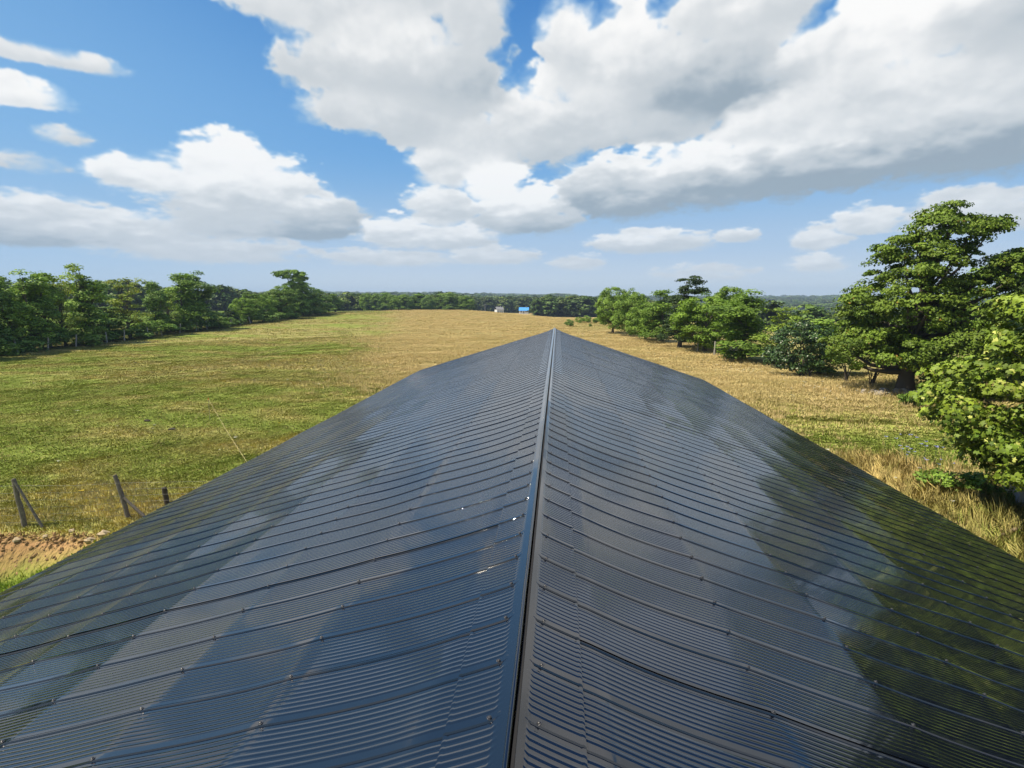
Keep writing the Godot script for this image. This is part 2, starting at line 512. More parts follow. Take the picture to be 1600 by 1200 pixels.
func sheet_mesh(side: int, z0: float, ribs: int, detail: int, ts: PackedFloat32Array, lift: PackedFloat32Array, keep: PackedFloat32Array, m: Material, jitter := 0.0) -> ArrayMesh:
	# a run of profiled steel from z0 towards -z; lift raises each row, keep fades the profile out
	var prof := profile(detail)
	var b := Buf.new()
	var cols := prof.size() * ribs + 1
	for r in ts.size():
		var t := ts[r]
		var ys := []
		for k in ribs + 1:
			var z := z0 - k * PITCH
			var y0 := roof_y(side, t, z)
			ys.append([y0, (roof_y(side, t + 0.01, z) - y0) / 0.01])
		for k in ribs:
			for q in prof.size() + (1 if k == ribs - 1 else 0):
				var pr: Array = prof[q] if q < prof.size() else [PITCH, 0.0052, 0.0]
				var u: float = pr[0] / PITCH
				var y: float = lerpf(ys[k][0], ys[k + 1][0], u) + pr[1] * keep[r] + lift[r] + jitter * (0.5 - u - k + ribs * 0.5 - 0.5) * 0.2
				var dt: float = lerpf(ys[k][1], ys[k + 1][1], u)
				var dz: float = (ys[k + 1][0] - ys[k][0]) / PITCH + pr[2] * keep[r]
				b.vert(Vector3(side * t, RIDGE_Y + y, z0 - k * PITCH - pr[0]), Vector3(-side * dt, 1.0, dz).normalized())
	for r in ts.size() - 1:
		for q in cols - 1:
			var a := r * cols + q
			if side > 0:
				b.quad(a, a + 1, a + cols + 1, a + cols)
			else:
				b.quad(a, a + cols, a + cols + 1, a + 1)
	return b.mesh(m)

func build_barn() -> void:
	var barn := thing("metal_roofed_barn", "long barn whose glossy charcoal ribbed steel roof fills the foreground", "barn")
	var steel := mat(Color(0.0050, 0.0075, 0.0135), 0.085)
	steel.metallic_specular = 0.60
	steel.clearcoat_enabled = true
	steel.clearcoat = 0.30
	steel.clearcoat_roughness = 0.03
	var scratch := NoiseTexture2D.new()
	scratch.width = 512
	scratch.height = 512
	scratch.seamless = true
	var sn := FastNoiseLite.new()
	sn.seed = 21
	sn.frequency = 0.012
	sn.fractal_octaves = 5
	scratch.noise = sn
	var ramp := Gradient.new()
	ramp.set_color(0, Color(0.02, 0.02, 0.02))
	ramp.set_color(1, Color(0.09, 0.09, 0.09))
	scratch.color_ramp = ramp
	steel.roughness = 1.0
	steel.roughness_texture = scratch
	steel.uv1_triplanar = true
	steel.uv1_world_triplanar = true
	steel.uv1_scale = Vector3(0.6, 0.6, 0.6)
	var rng := RandomNumberGenerator.new()
	rng.seed = 3
	for side in [-1, 1]:
		var t_end := T_LEFT if side < 0 else T_RIGHT
		var z := 5.588 - 0.0
		var count := 27
		for k in count:
			var z0 := 5.5862 - k * PITCH * 4.0
			var zc := z0 - PITCH * 2.0
			var detail := 2 if zc > -4.2 and zc < 0.2 else (1 if zc < 0.5 else 0)
			var step: float = [0.165, 0.10 if zc > -9.5 else 0.15, 0.062][detail]
			var ts := PackedFloat32Array()
			var lift := PackedFloat32Array()
			var keep := PackedFloat32Array()
			var t := 0.10
			while t < t_end + 0.001:
				ts.push_back(t); lift.push_back(0.0); keep.push_back(1.0)
				t += step
			ts.push_back(t_end); lift.push_back(0.0); keep.push_back(1.0)
			var s := put("metal_sheet", sheet_mesh(side, z0, 4, detail, ts, lift, keep, steel, rng.randf_range(-0.006, 0.006)), barn)
	# ridge cap: formed flashing on both sides, in lengths
	for side in [-1, 1]:
		for k in 9:
			var z0 := 5.5862 - k * PITCH * 12.0
			var detail := 2 if k in [2, 3] else (1 if k == 4 else 0)
			var ts := PackedFloat32Array([0.010, 0.018, 0.026, 0.034, 0.042, 0.050, 0.058, 0.075, 0.100, 0.130, 0.160, 0.176, 0.182, 0.187, 0.190, 0.1905])
			var lift := PackedFloat32Array([0.026, 0.022, 0.020, 0.0192, 0.0180, 0.0130, 0.0090, 0.0085, 0.0085, 0.0085, 0.0085, 0.0085, 0.0105, 0.0095, 0.006, 0.0005])
			var keep := PackedFloat32Array([0.0, 0.0, 0.0, 0.0, 0.1, 0.55, 1.0, 1.0, 1.0, 1.0, 1.0, 1.0, 1.0, 1.0, 1.0, 1.0])
			if side > 0:
				for q in 7:
					ts[q] = [0.014, 0.018, 0.022, 0.027, 0.032, 0.037, 0.043][q]
			var ribs := 12
			put("ridge_cap", sheet_mesh(side, z0 + (0.0 if side < 0 else 0.0), ribs, detail, ts, lift, keep, steel), barn)
	# folded hem along the ridge and the dark joint beside it
	var hem := Buf.new()
	var pts := []
	var rad := []
	for k in 109:
		var z := 5.5 - k * 0.2286
		pts.append(Vector3(-0.006 + 0.0015 * roof_noise.get_noise_2d(z * 60.0, 4.0), RIDGE_Y + 0.0290 + 0.002 * roof_noise.get_noise_2d(z * 40.0, 9.0), z))
		rad.append(0.0070)
	tube(hem, pts, rad, 10)
	put("ridge_hem", hem.mesh(steel), barn)
	var joint := Buf.new()
	box(joint, Vector3(0.0055, RIDGE_Y - 0.02, Z_FAR), Vector3(0.0140, RIDGE_Y + 0.0225, 5.5))
	put("ridge_joint", joint.mesh(mat(Color(0.008, 0.008, 0.009), 0.9)), barn)
	# screws: one on every rib over every purlin
	var sb := Buf.new()
	var hexm := mat(Color(0.035, 0.037, 0.042), 0.35)
	var w0 := 0.0085
	for ring in [[w0, 0.0, 0.0016], [0.0042, 0.0016, 0.0062]]:
		var sides := 8 if ring[0] == w0 else 6
		var c0 := sb.vert(Vector3(0, ring[2], 0), Vector3.UP)
		for s in sides:
			var a := TAU * s / sides
			var o := Vector3(cos(a), 0, sin(a))
			sb.vert(o * ring[0] + Vector3(0, ring[1], 0), o)
			sb.vert(o * ring[0] * 0.92 + Vector3(0, ring[2], 0), (o * 0.3 + Vector3.UP).normalized())
		for s in sides:
			var a: int = c0 + 1 + 2 * s
			var d: int = c0 + 1 + 2 * ((s + 1) % sides)
			sb.quad(a, d, d + 1, a + 1)
			sb.tri(c0, a + 1, d + 1)
	var screw := sb.mesh(hexm)
	var spots := []
	for side in [-1, 1]:
		var t_end := T_LEFT if side < 0 else T_RIGHT
		for k in 108:
			var z := 5.5862 - k * PITCH
			var row := 0
			var t := 0.24 + PURLIN
			while t < t_end:
				var tt := t + rng.randf_range(-0.012, 0.012)
				var p := Vector3(side * tt, RIDGE_Y + roof_y(side, tt, z) + 0.0056, z + rng.randf_range(-0.002, 0.002))
				var dt := (roof_y(side, tt + 0.02, z) - roof_y(side, tt - 0.02, z)) / 0.04
				var up := Vector3(-side * dt, 1, 0).normalized()
				var ax := Vector3(0, 0, 1).cross(up).normalized() * -1.0
				spots.append([p, Basis(up.cross(Vector3(0, 0, 1)).normalized(), up, Vector3(0, 0, 1)).rotated(up, rng.randf() * TAU)])
				t += PURLIN
			# cap screws
			var pc := Vector3(side * 0.066, RIDGE_Y + roof_y(side, 0.066, z) + 0.0145, z)
			spots.append([pc, Basis(Vector3(0, 0, -side), -0.35)])
	var seen := []
	var rest := []
	for s in spots:
		if s[0].z < -0.75:
			seen.append(s)
		else:
			rest.append(s)
	seen.sort_custom(func(a, b): return a[0].distance_squared_to(CAM) < b[0].distance_squared_to(CAM))
	for k in seen.size():
		if k < 300:
			var o := put("screw", screw, barn)
			o.transform = Transform3D(seen[k][1], seen[k][0])
		else:
			rest.append(seen[k])
	var mm := MultiMesh.new()
	mm.transform_format = MultiMesh.TRANSFORM_3D
	mm.mesh = screw
	mm.instance_count = rest.size()
	for k in rest.size():
		mm.set_instance_transform(k, Transform3D(rest[k][1], rest[k][0]))
	var mi := MultiMeshInstance3D.new()
	mi.multimesh = mm
	mi.name = "small_screw"
	mi.set_meta("kind", "stuff")
	barn.add_child(mi)
	# walls and gable under the roof
	var wood := mat(Color(0.16, 0.13, 0.10), 0.9)
	var yl := RIDGE_Y + roof_y(-1, T_LEFT, -9.0) - 0.12
	var yr := RIDGE_Y + roof_y(1, T_RIGHT, -9.0) - 0.12
	for w in [[-T_LEFT + 0.25, -T_LEFT + 0.40, yl], [T_RIGHT - 0.40, T_RIGHT - 0.25, yr]]:
		var bb := Buf.new()
		box(bb, Vector3(w[0], -1.2, Z_FAR + 0.3), Vector3(w[1], w[2], 5.3))
		put("wall", bb.mesh(wood), barn)
	for zz in [[Z_FAR + 0.25, Z_FAR + 0.40], [5.25, 5.4]]:
		var bb := Buf.new()
		var poly := [Vector2(-T_LEFT + 0.25, -1.2), Vector2(-T_LEFT + 0.25, yl), Vector2(-2.4, RIDGE_Y - 0.95), Vector2(0, RIDGE_Y - 0.16), Vector2(2.4, RIDGE_Y - 1.05), Vector2(T_RIGHT - 0.25, yr), Vector2(T_RIGHT - 0.25, -1.2)]
		for side in 2:
			var c0 := bb.vert(Vector3(0, 0, zz[side]), Vector3(0, 0, -1 if side == 0 else 1))
			for p in poly:
				bb.vert(Vector3(p.x, p.y, zz[side]), Vector3(0, 0, -1 if side == 0 else 1))
			for k in poly.size():
				bb.tri(c0, c0 + 1 + k, c0 + 1 + (k + 1) % poly.size())
		put("gable_wall", bb.mesh(wood), barn)
	# purlin boards under the sheets close the eaves
	for side in [-1, 1]:
		var t_end := (T_LEFT if side < 0 else T_RIGHT) - 0.06
		var bb := Buf.new()
		var ye: float = RIDGE_Y + roof_y(side, t_end, -9.0)
		box(bb, Vector3(side * t_end - 0.02, ye - 0.17, Z_FAR + 0.05), Vector3(side * t_end + 0.02, ye - 0.045, 5.45))
		put("fascia_board", bb.mesh(wood), barn)

# ---------------------------------------------------------------- trees
func rdir(rng: RandomNumberGenerator) -> Vector3:
	var y := rng.randf_range(-1, 1)
	var a := rng.randf() * TAU
	var r := sqrt(1.0 - y * y)
	return Vector3(r * cos(a), y, r * sin(a))

func leaf(b: Buf, p: Vector3, nn: Vector3, size: float, roll: float, col: Color, lobed: bool, rng: RandomNumberGenerator) -> void:
	var e := nn.cross(Vector3(0.37, 0.21, 0.9)).normalized()
	var g := nn.cross(e)
	var x := e * cos(roll) + g * sin(roll)
	var y := nn.cross(x)
	if not lobed:
		var k := b.v.size()
		var w := size * 0.36
		var fold := nn * size * 0.10
		b.vert(p - x * size * 0.5, nn, col)
		b.vert(p + y * w + fold, (nn + y * 0.25).normalized(), col)
		b.vert(p + x * size * 0.5, nn, col)
		b.vert(p - y * w + fold, (nn - y * 0.25).normalized(), col)
		b.quad(k, k + 1, k + 2, k + 3)
	else:
		# five-pointed maple leaf, drooping at its points
		var k := b.vert(p, nn, col)
		var s := size
		var shape := [Vector2(-0.45, 0.0), Vector2(-0.34, 0.36), Vector2(-0.02, 0.22), Vector2(0.10, 0.52), Vector2(0.24, 0.16), Vector2(0.58, 0.0), Vector2(0.24, -0.16), Vector2(0.10, -0.52), Vector2(-0.02, -0.22), Vector2(-0.34, -0.36)]
		for q in shape:
			b.vert(p + x * q.x * s + y * q.y * s - nn * s * 0.28 * q.length_squared(), (nn + (x * q.x + y * q.y) * 0.4).normalized(), col)
		for q in shape.size():
			b.tri(k, k + 1 + q, k + 1 + (q + 1) % shape.size())

# lobes: [centre, radii]; returns [crown Buf, bough centres]
func crown(rng: RandomNumberGenerator, lobes: Array, boughs: int, bough_r: float, per: int, size: float, c0: Color, c1: Color, lobed := false, flat := 0.5, inner := 0.25, c2 := Color(0, 0, 0, 0)) -> Array:
	var b := Buf.new()
	var tips := []
	var area := []
	var total := 0.0
	for l in lobes:
		var r: Vector3 = l[1]
		total += r.x * r.y + r.x * r.z + r.y * r.z
		area.append(total)
	var tries := 0
	while tips.size() < boughs and tries < boughs * 6:
		tries += 1
		var pick := rng.randf() * total
		var li := 0
		while area[li] < pick:
			li += 1
		var d := rdir(rng)
		var depth := rng.randf_range(0.80, 1.0) if rng.randf() > inner else rng.randf_range(0.35, 0.8)
		var c: Vector3 = lobes[li][0] + d * depth * lobes[li][1]
		var buried := false
		for lj in lobes.size():
			if lj != li:
				var q: Vector3 = (c - lobes[lj][0]) / lobes[lj][1]
				if q.length() < 0.62 and depth > 0.8:
					buried = true
		if buried:
			continue
		tips.append(c)
		var tint := rng.randf_range(0.72, 1.22)
		var hue := rng.randf()
		var r := bough_r * rng.randf_range(0.65, 1.35)
		var outd := (d * Vector3(1, 0.5, 1)).normalized()
		var n := int(per * rng.randf_range(0.7, 1.3))
		for k in n:
			var v := rdir(rng) * pow(rng.randf(), 0.45)
			# boughs hang: their far end is lower
			var off := Vector3(v.x, v.y * flat, v.z) * r
			off.y -= 0.30 * maxf(0.0, off.dot(outd)) - 0.1 * r
			var nn := (Vector3.UP * 0.55 + outd * 0.45 + v * 0.5 + rdir(rng) * 0.75).normalized()
			var col := c0.lerp(c1, clampf(hue * 0.6 + rng.randf() * 0.4, 0, 1)) * (tint * rng.randf_range(0.85, 1.15))
			if c2.a > 0.0 and rng.randf() < c2.a:
				col = Color(c2.r, c2.g, c2.b) * rng.randf_range(0.8, 1.2)
			leaf(b, c + off, nn, size * rng.randf_range(0.7, 1.3), rng.randf() * TAU, col, lobed, rng)
	return [b, tips]

func trunk(rng: RandomNumberGenerator, h: float, r: float, lean: Vector3, tips: Array, limbs: int, fork: float, col := Color.WHITE, sides := 8) -> Buf:
	var b := Buf.new()
	var pts := []
	var rad := []
	var n := 7
	var bend := Vector3(rng.randf_range(-1, 1), 0, rng.randf_range(-1, 1)) * h * 0.02
	for k in n + 1:
		var u := float(k) / n
		pts.append(Vector3(0, -0.15 if k == 0 else u * h, 0) + lean * u * u * h + bend * sin(u * 5.0))
		rad.append(r * (1.45 if k == 0 else 1.0) * (1.0 - 0.82 * u))
	tube(b, pts, rad, sides, col, 0.06, rng)
	var step := maxi(1, tips.size() / maxi(limbs, 1))
	for k in range(0, tips.size(), step):
		var tip: Vector3 = tips[k]
		var u := clampf((tip.y / h) * 0.62, fork, 0.86)
		var base := Vector3(0, u * h, 0) + lean * u * u * h + bend * sin(u * 5.0)
		var mid := base.lerp(tip, 0.5) + Vector3(0, -0.06 * base.distance_to(tip), 0) + rdir(rng) * 0.06 * base.distance_to(tip)
		var rr := r * (1.0 - 0.8 * u) * 0.55
		tube(b, [base, base.lerp(mid, 0.5) + rdir(rng) * 0.05, mid, mid.lerp(tip, 0.55) + rdir(rng) * 0.06, tip], [rr, rr * 0.8, rr * 0.6, rr * 0.4, rr * 0.12], 5, col)
	return b

var bark: StandardMaterial3D
var pale_bark: StandardMaterial3D
var protos := {}

func tree_of(kind: String, called: String, label: String, at: Vector3, h: float, w: float, turn: float, m: Material, group := "", category := "tree") -> Node3D:
	# protos hold [trunk mesh, crown mesh, height, width, bark]
	var p: Array = protos[kind]
	var t := thing(called, label, category, at, turn, group)
	if p[0]:
		put("trunk", p[0], t)
	var c := put("crown" if category == "tree" else "foliage", p[1], t)
	if m:
		c.set_surface_override_material(0, m)
	t.scale = Vector3(w / p[3], h / p[2], w / p[3])
	return t

func make_protos() -> void:
	var rng := RandomNumberGenerator.new()
	var plain := leaf_mat(Color.WHITE)
	var g0 := Color(0.062, 0.108, 0.022)
	var g1 := Color(0.115, 0.175, 0.034)
	# slender hedgerow trees, 9 m tall
	for k in 5:
		rng.seed = 100 + k
		var lobes := []
		var n := 6
		for q in n:
			var u := (q + 0.5) / n
			var y := lerpf(1.1, 8.2, u)
			var rr := lerpf(1.45, 0.85, u) * rng.randf_range(0.75, 1.25)
			lobes.append([Vector3(rng.randf_range(-0.55, 0.55), y, rng.randf_range(-0.55, 0.55)), Vector3(rr, rng.randf_range(0.75, 1.15), rr)])
		lobes.append([Vector3(rng.randf_range(-0.7, 0.7), 8.6, rng.randf_range(-0.4, 0.4)), Vector3(0.65, 0.5, 0.65)])
		var c := crown(rng, lobes, 92, 0.62, 105, 0.20, g0, g1, false, 0.6, 0.25)
		var tr := trunk(rng, 8.4, 0.13, Vector3(rng.randf_range(-0.1, 0.1), 0, rng.randf_range(-0.1, 0.1)), c[1], 18, 0.25)
		protos["slender_%d" % k] = [tr.mesh(bark), c[0].mesh(plain), 9.2, 3.2]
	# feathery ones, thin crowns with sky showing through
	for k in 2:
		rng.seed = 140 + k
		var lobes := []
		for q in 5:
			var u := q / 4.0
			lobes.append([Vector3(rng.randf_range(-0.8, 0.8), lerpf(3.2, 8.4, u), rng.randf_range(-0.6, 0.6)), Vector3(rng.randf_range(0.8, 1.3), 0.8, rng.randf_range(0.8, 1.3))])
		var c := crown(rng, lobes, 46, 0.55, 60, 0.18, g1, Color(0.16, 0.20, 0.04), false, 0.6, 0.1)
		var tr := trunk(rng, 8.6, 0.12, Vector3(0.05, 0, 0.0), c[1], 30, 0.2)
		protos["feathery_%d" % k] = [tr.mesh(bark), c[0].mesh(plain), 9.2, 3.4]
	# full round trees, 6 m tall, leafy to near the ground
	for k in 3:
		rng.seed = 160 + k
		var lobes := [[Vector3(0, 3.4, 0), Vector3(2.3, 2.3, 2.3)], [Vector3(0.3, 1.9, 0.2), Vector3(2.2, 1.2, 2.2)], [Vector3(-0.4, 4.7, 0.1), Vector3(1.4, 1.1, 1.4)]]
		for q in 5:
			var a := rng.randf() * TAU
			lobes.append([Vector3(cos(a) * 1.5, rng.randf_range(1.8, 4.4), sin(a) * 1.5), Vector3(0.9, 0.8, 0.9)])
		var c := crown(rng, lobes, 170, 0.50, 115, 0.15, g0, g1, false, 0.55, 0.2)
		var tr := trunk(rng, 4.8, 0.16, Vector3.ZERO, c[1], 18, 0.12)
		protos["round_%d" % k] = [tr.mesh(bark), c[0].mesh(plain), 5.9, 5.0]
	# tiered dark tree
	rng.seed = 190
	var tl := []
	for q in 7:
		var u := q / 6.0
		tl.append([Vector3(rng.randf_range(-0.3, 0.6) + 0.5 * u, lerpf(1.2, 6.9, u), rng.randf_range(-0.3, 0.3)), Vector3(lerpf(2.0, 1.1, u), 0.42, lerpf(2.0, 1.1, u))])
	var ct := crown(rng, tl, 150, 0.55, 100, 0.15, Color(0.030, 0.058, 0.018), Color(0.052, 0.088, 0.024), false, 0.30, 0.3)
	protos["tiered"] = [trunk(rng, 6.8, 0.16, Vector3(0.06, 0, 0), ct[1], 26, 0.1).mesh(bark), ct[0].mesh(plain), 7.4, 4.4]
	# conifer
	rng.seed = 195
	var cl := []
	for q in 7:
		var u := q / 6.0
		cl.append([Vector3(0, lerpf(0.5, 3.5, u), 0), Vector3(lerpf(1.6, 0.25, u), 0.35, lerpf(1.6, 0.25, u))])
	var cc := crown(rng, cl, 90, 0.40, 56, 0.20, Color(0.014, 0.028, 0.012), Color(0.026, 0.045, 0.015), false, 0.45, 0.3)
	protos["conifer"] = [trunk(rng, 3.4, 0.10, Vector3.ZERO, [], 0, 0.1).mesh(bark), cc[0].mesh(plain), 3.8, 3.6]
	# broad tree with a crooked head (beyond the left fence row)
	rng.seed = 198
	var hl := [[Vector3(0.4, 3.2, 0), Vector3(3.0, 2.4, 2.8)], [Vector3(0.8, 6.2, 0), Vector3(2.4, 2.0, 2.2)], [Vector3(0.9, 9.0, 0), Vector3(1.9, 1.5, 1.7)], [Vector3(-0.2, 11.3, 0), Vector3(2.2, 1.2, 1.6)], [Vector3(-2.4, 11.5, 0.2), Vector3(1.3, 0.7, 1.0)], [Vector3(1.6, 10.8, 0), Vector3(1.3, 1.2, 1.2)]]
	var ch := crown(rng, hl, 220, 0.78, 110, 0.27, g0, g1, false, 0.5, 0.15)
	protos["crooked"] = [trunk(rng, 10.4, 0.32, Vector3(0.02, 0, 0), ch[1], 26, 0.2).mesh(bark), ch[0].mesh(plain), 12.9, 7.4]
	# bushes, 1.5 m
	for k in 3:
		rng.seed = 210 + k
		var lobes := [[Vector3(0, 0.75, 0), Vector3(0.85, 0.62, 0.85)]]
		for q in 4:
			var a := rng.randf() * TAU
			lobes.append([Vector3(cos(a) * 0.55, rng.randf_range(0.45, 1.0), sin(a) * 0.55), Vector3(0.45, 0.40, 0.45)])
		var c := crown(rng, lobes, 46, 0.30, 46, 0.13, g0, g1, false, 0.6, 0.25)
		protos["bush_%d" % k] = [trunk(rng, 0.8, 0.05, Vector3.ZERO, c[1], 10, 0.1).mesh(bark), c[0].mesh(plain), 1.5, 2.0]
	# far wood crowns: coarse leaves round a dark core
	for k in 3:
		rng.seed = 230 + k
		var lobes := [[Vector3(0, 6.2, 0), Vector3(2.6, 4.6, 2.6)], [Vector3(0.6, 9.0, 0.4), Vector3(1.9, 2.4, 1.9)], [Vector3(-0.8, 4.2, 0.3), Vector3(2.2, 2.6, 2.2)]]
		var c := crown(rng, lobes, 44, 1.25, 15, 1.05, g0, g1, false, 0.6, 0.05)
		var b: Buf = c[0]
		var first := b.v.size()
		for j in 7:
			var el := PI * j / 6.0
			for i in 9:
				var a := TAU * i / 9.0
				var d := Vector3(sin(el) * cos(a), cos(el), sin(el) * sin(a))
				b.vert(Vector3(0, 5.4, 0) + d * Vector3(2.0, 4.9, 2.0), d, g0)
		for j in 6:
			for i in 9:
				var a := first + j * 9 + i
				var d := first + j * 9 + (i + 1) % 9
				b.quad(a, d, d + 9, a + 9)
		protos["wood_%d" % k] = [null, b.mesh(plain), 11.4, 6.0]

func scatter(called: String, label: String, mesh: Mesh, xf: Array, cols: PackedColorArray, parent: Node = self) -> void:
	var mm := MultiMesh.new()
	mm.transform_format = MultiMesh.TRANSFORM_3D
	mm.use_colors = cols.size() > 0
	mm.mesh = mesh
	mm.instance_count = xf.size()
	for k in xf.size():
		mm.set_instance_transform(k, xf[k])
		if cols.size():
			mm.set_instance_color(k, cols[k])
	var o := MultiMeshInstance3D.new()
	o.multimesh = mm
	o.name = numbered(called)
	add_child(o)
	tag(o, label, "", "", "stuff")

func on_ground(x: float, z: float) -> Vector3:
	return Vector3(x, ground_y(x, z), z)

func build_trees() -> void:
	bark = mat(Color(0.085, 0.072, 0.058), 0.9)
	pale_bark = mat(Color(0.28, 0.25, 0.20), 0.9)
	make_protos()
	var rng := RandomNumberGenerator.new()
	rng.seed = 55
	var mid := leaf_mat(Color(2.15, 2.15, 1.75), 0.65)
	var dark := leaf_mat(Color(1.5, 1.6, 1.5), 0.5)
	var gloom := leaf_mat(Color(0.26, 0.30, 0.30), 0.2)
	var lime := leaf_mat(Color(2.2, 2.2, 1.5), 0.8)
	var light := leaf_mat(Color(1.75, 1.8, 1.4), 0.7)
	var olive := leaf_mat(Color(2.1, 1.85, 1.5), 0.7)
	# --- fence row along the left edge of the pasture
	var row := [
		["slender_0", -58.6, -51.3, 8.3, 3.8, dark, "dark slender tree cut by the left edge of the view in the fence row"],
		["slender_1", -58.9, -54.0, 8.1, 3.4, mid, "second slender tree from the left edge in the fence row, thin top"],
		["slender_2", -59.4, -57.0, 8.9, 4.0, mid, "bushy green tree with rounded top near left end of the fence row"],
		["slender_3", -59.8, -59.6, 8.7, 3.8, mid, "green tree with ragged open top between taller fence row neighbours"],
		["feathery_0", -60.1, -62.0, 8.7, 3.2, olive, "thin half bare tree just left of the tallest yellow-topped one"],
		["slender_4", -60.7, -65.8, 8.6, 4.2, mid, "green tree standing under the tall yellow-topped crown in the fence row"],
		["feathery_1", -61.1, -66.8, 10.2, 4.0, lime, "tallest yellow-green topped tree of the far left fence row"],
		["slender_1", -61.6, -70.5, 4.6, 4.0, dark, "low dark leaning tree in the gap right of the yellow-topped tree"],
		["feathery_0", -62.1, -74.7, 8.9, 4.4, olive, "pale feathery tree right of the low dark leaning one"],
		["slender_3", -63.0, -81.1, 8.2, 3.0, dark, "narrow dark pointed tree on a bare stem in the fence row"],
		["feathery_1", -63.6, -85.0, 6.6, 3.6, light, "low light green tree between the narrow dark one and the tall pair"],
		["slender_0", -64.3, -89.6, 9.7, 5.2, mid, "tall tree with spreading left branches, left of the dark column"],
		["slender_2", -65.0, -94.9, 10.4, 4.8, dark, "tall dark column shaped tree at the middle of the fence row"],
		["conifer", -66.8, -106.8, 3.8, 4.0, dark, "small dark cone shaped conifer standing in the fence row gap"],
		["round_0", -67.6, -113.0, 5.6, 4.2, lime, "bright yellow-green tree right of the small conifer"],
		["slender_4", -68.2, -117.0, 6.8, 4.6, mid, "grey green tree with a bare twig top right of the conifer"],
		["round_1", -69.4, -124.3, 6.5, 4.6, lime, "light green rounded tree between conifer and tall clump"],
		["round_2", -71.1, -136.1, 8.7, 7.4, light, "light green tree on the left of the tall crooked tree"],
		["crooked", -73.2, -148.0, 13.2, 8.6, mid, "tall tree with a crooked head leaning left above the clump"],
		["round_0", -74.6, -155.4, 9.8, 11.0, dark, "broad dark tree in front of the crooked tall tree"],
		["round_1", -76.4, -168.6, 6.6, 8.6, dark, "dark drooping tree closing the right end of the tall clump"],
		["slender_1", -80.5, -193.3, 6.4, 5.0, mid, "small lone tree just right of the tall clump"],
		["slender_3", -58.1, -46.5, 9.0, 4.4, mid, "fence row tree outside the left edge, nearest the view"],
		["round_2", -57.6, -41.0, 7.6, 6.0, dark, "dark rounded fence row tree outside the left edge"],
		["slender_0", -57.0, -35.5, 9.4, 5.0, mid, "tall fence row tree far outside the left edge"],
		["round_1", -56.0, -29.0, 8.4, 6.6, dark, "broad dark tree of the fence row left of the barn"],
		["slender_2", -55.0, -22.0, 9.0, 5.4, mid, "last tree of the fence row beside the barn"],
	]
	for r in row:
		var t := tree_of(r[0], "hedgerow_tree", r[6], on_ground(r[1], r[2]), r[3], r[4] * (1.25 if r[0] != "crooked" else 1.1), rng.randf() * TAU if r[0] != "crooked" else 0.42, r[5], "trees of the left fence row")
	# low growth along the same fence
	var where := ["under the dark tree at the left edge", "left of the bushy rounded tree", "under the bushy rounded tree", "under the ragged open tree", "left of the yellow-topped tree", "under the yellow-topped tree", "right of the yellow-topped tree", "under the low leaning tree", "under the pale feathery tree", "left of the narrow pointed tree", "right of the narrow pointed tree", "left of the tall pair", "under the tall pair", "right of the dark column tree", "left of the small conifer", "right of the small conifer", "under the yellow-green rounded tree", "left of the tall clump", "under the crooked tree", "under the broad dark tree", "under the drooping dark tree"]
	for k in where.size():
		var f := lerpf(50.0, 172.0, pow(k / 20.0, 1.2)) + rng.randf_range(-1.0, 1.0)
		var x := -58.2 - 0.152 * (f - 51.3) + 0.6 + rng.randf_range(-0.8, 0.5)
		tree_of("bush_%d" % (k % 3), "hedge_shrub", "low dark shrub in the fence row %s" % where[k], on_ground(x, -f), rng.randf_range(1.3, 2.6), rng.randf_range(3.0, 5.6) * (1.0 + f * 0.004), rng.randf() * TAU, dark if k % 3 else mid, "shrubs under the left fence row", "shrub")
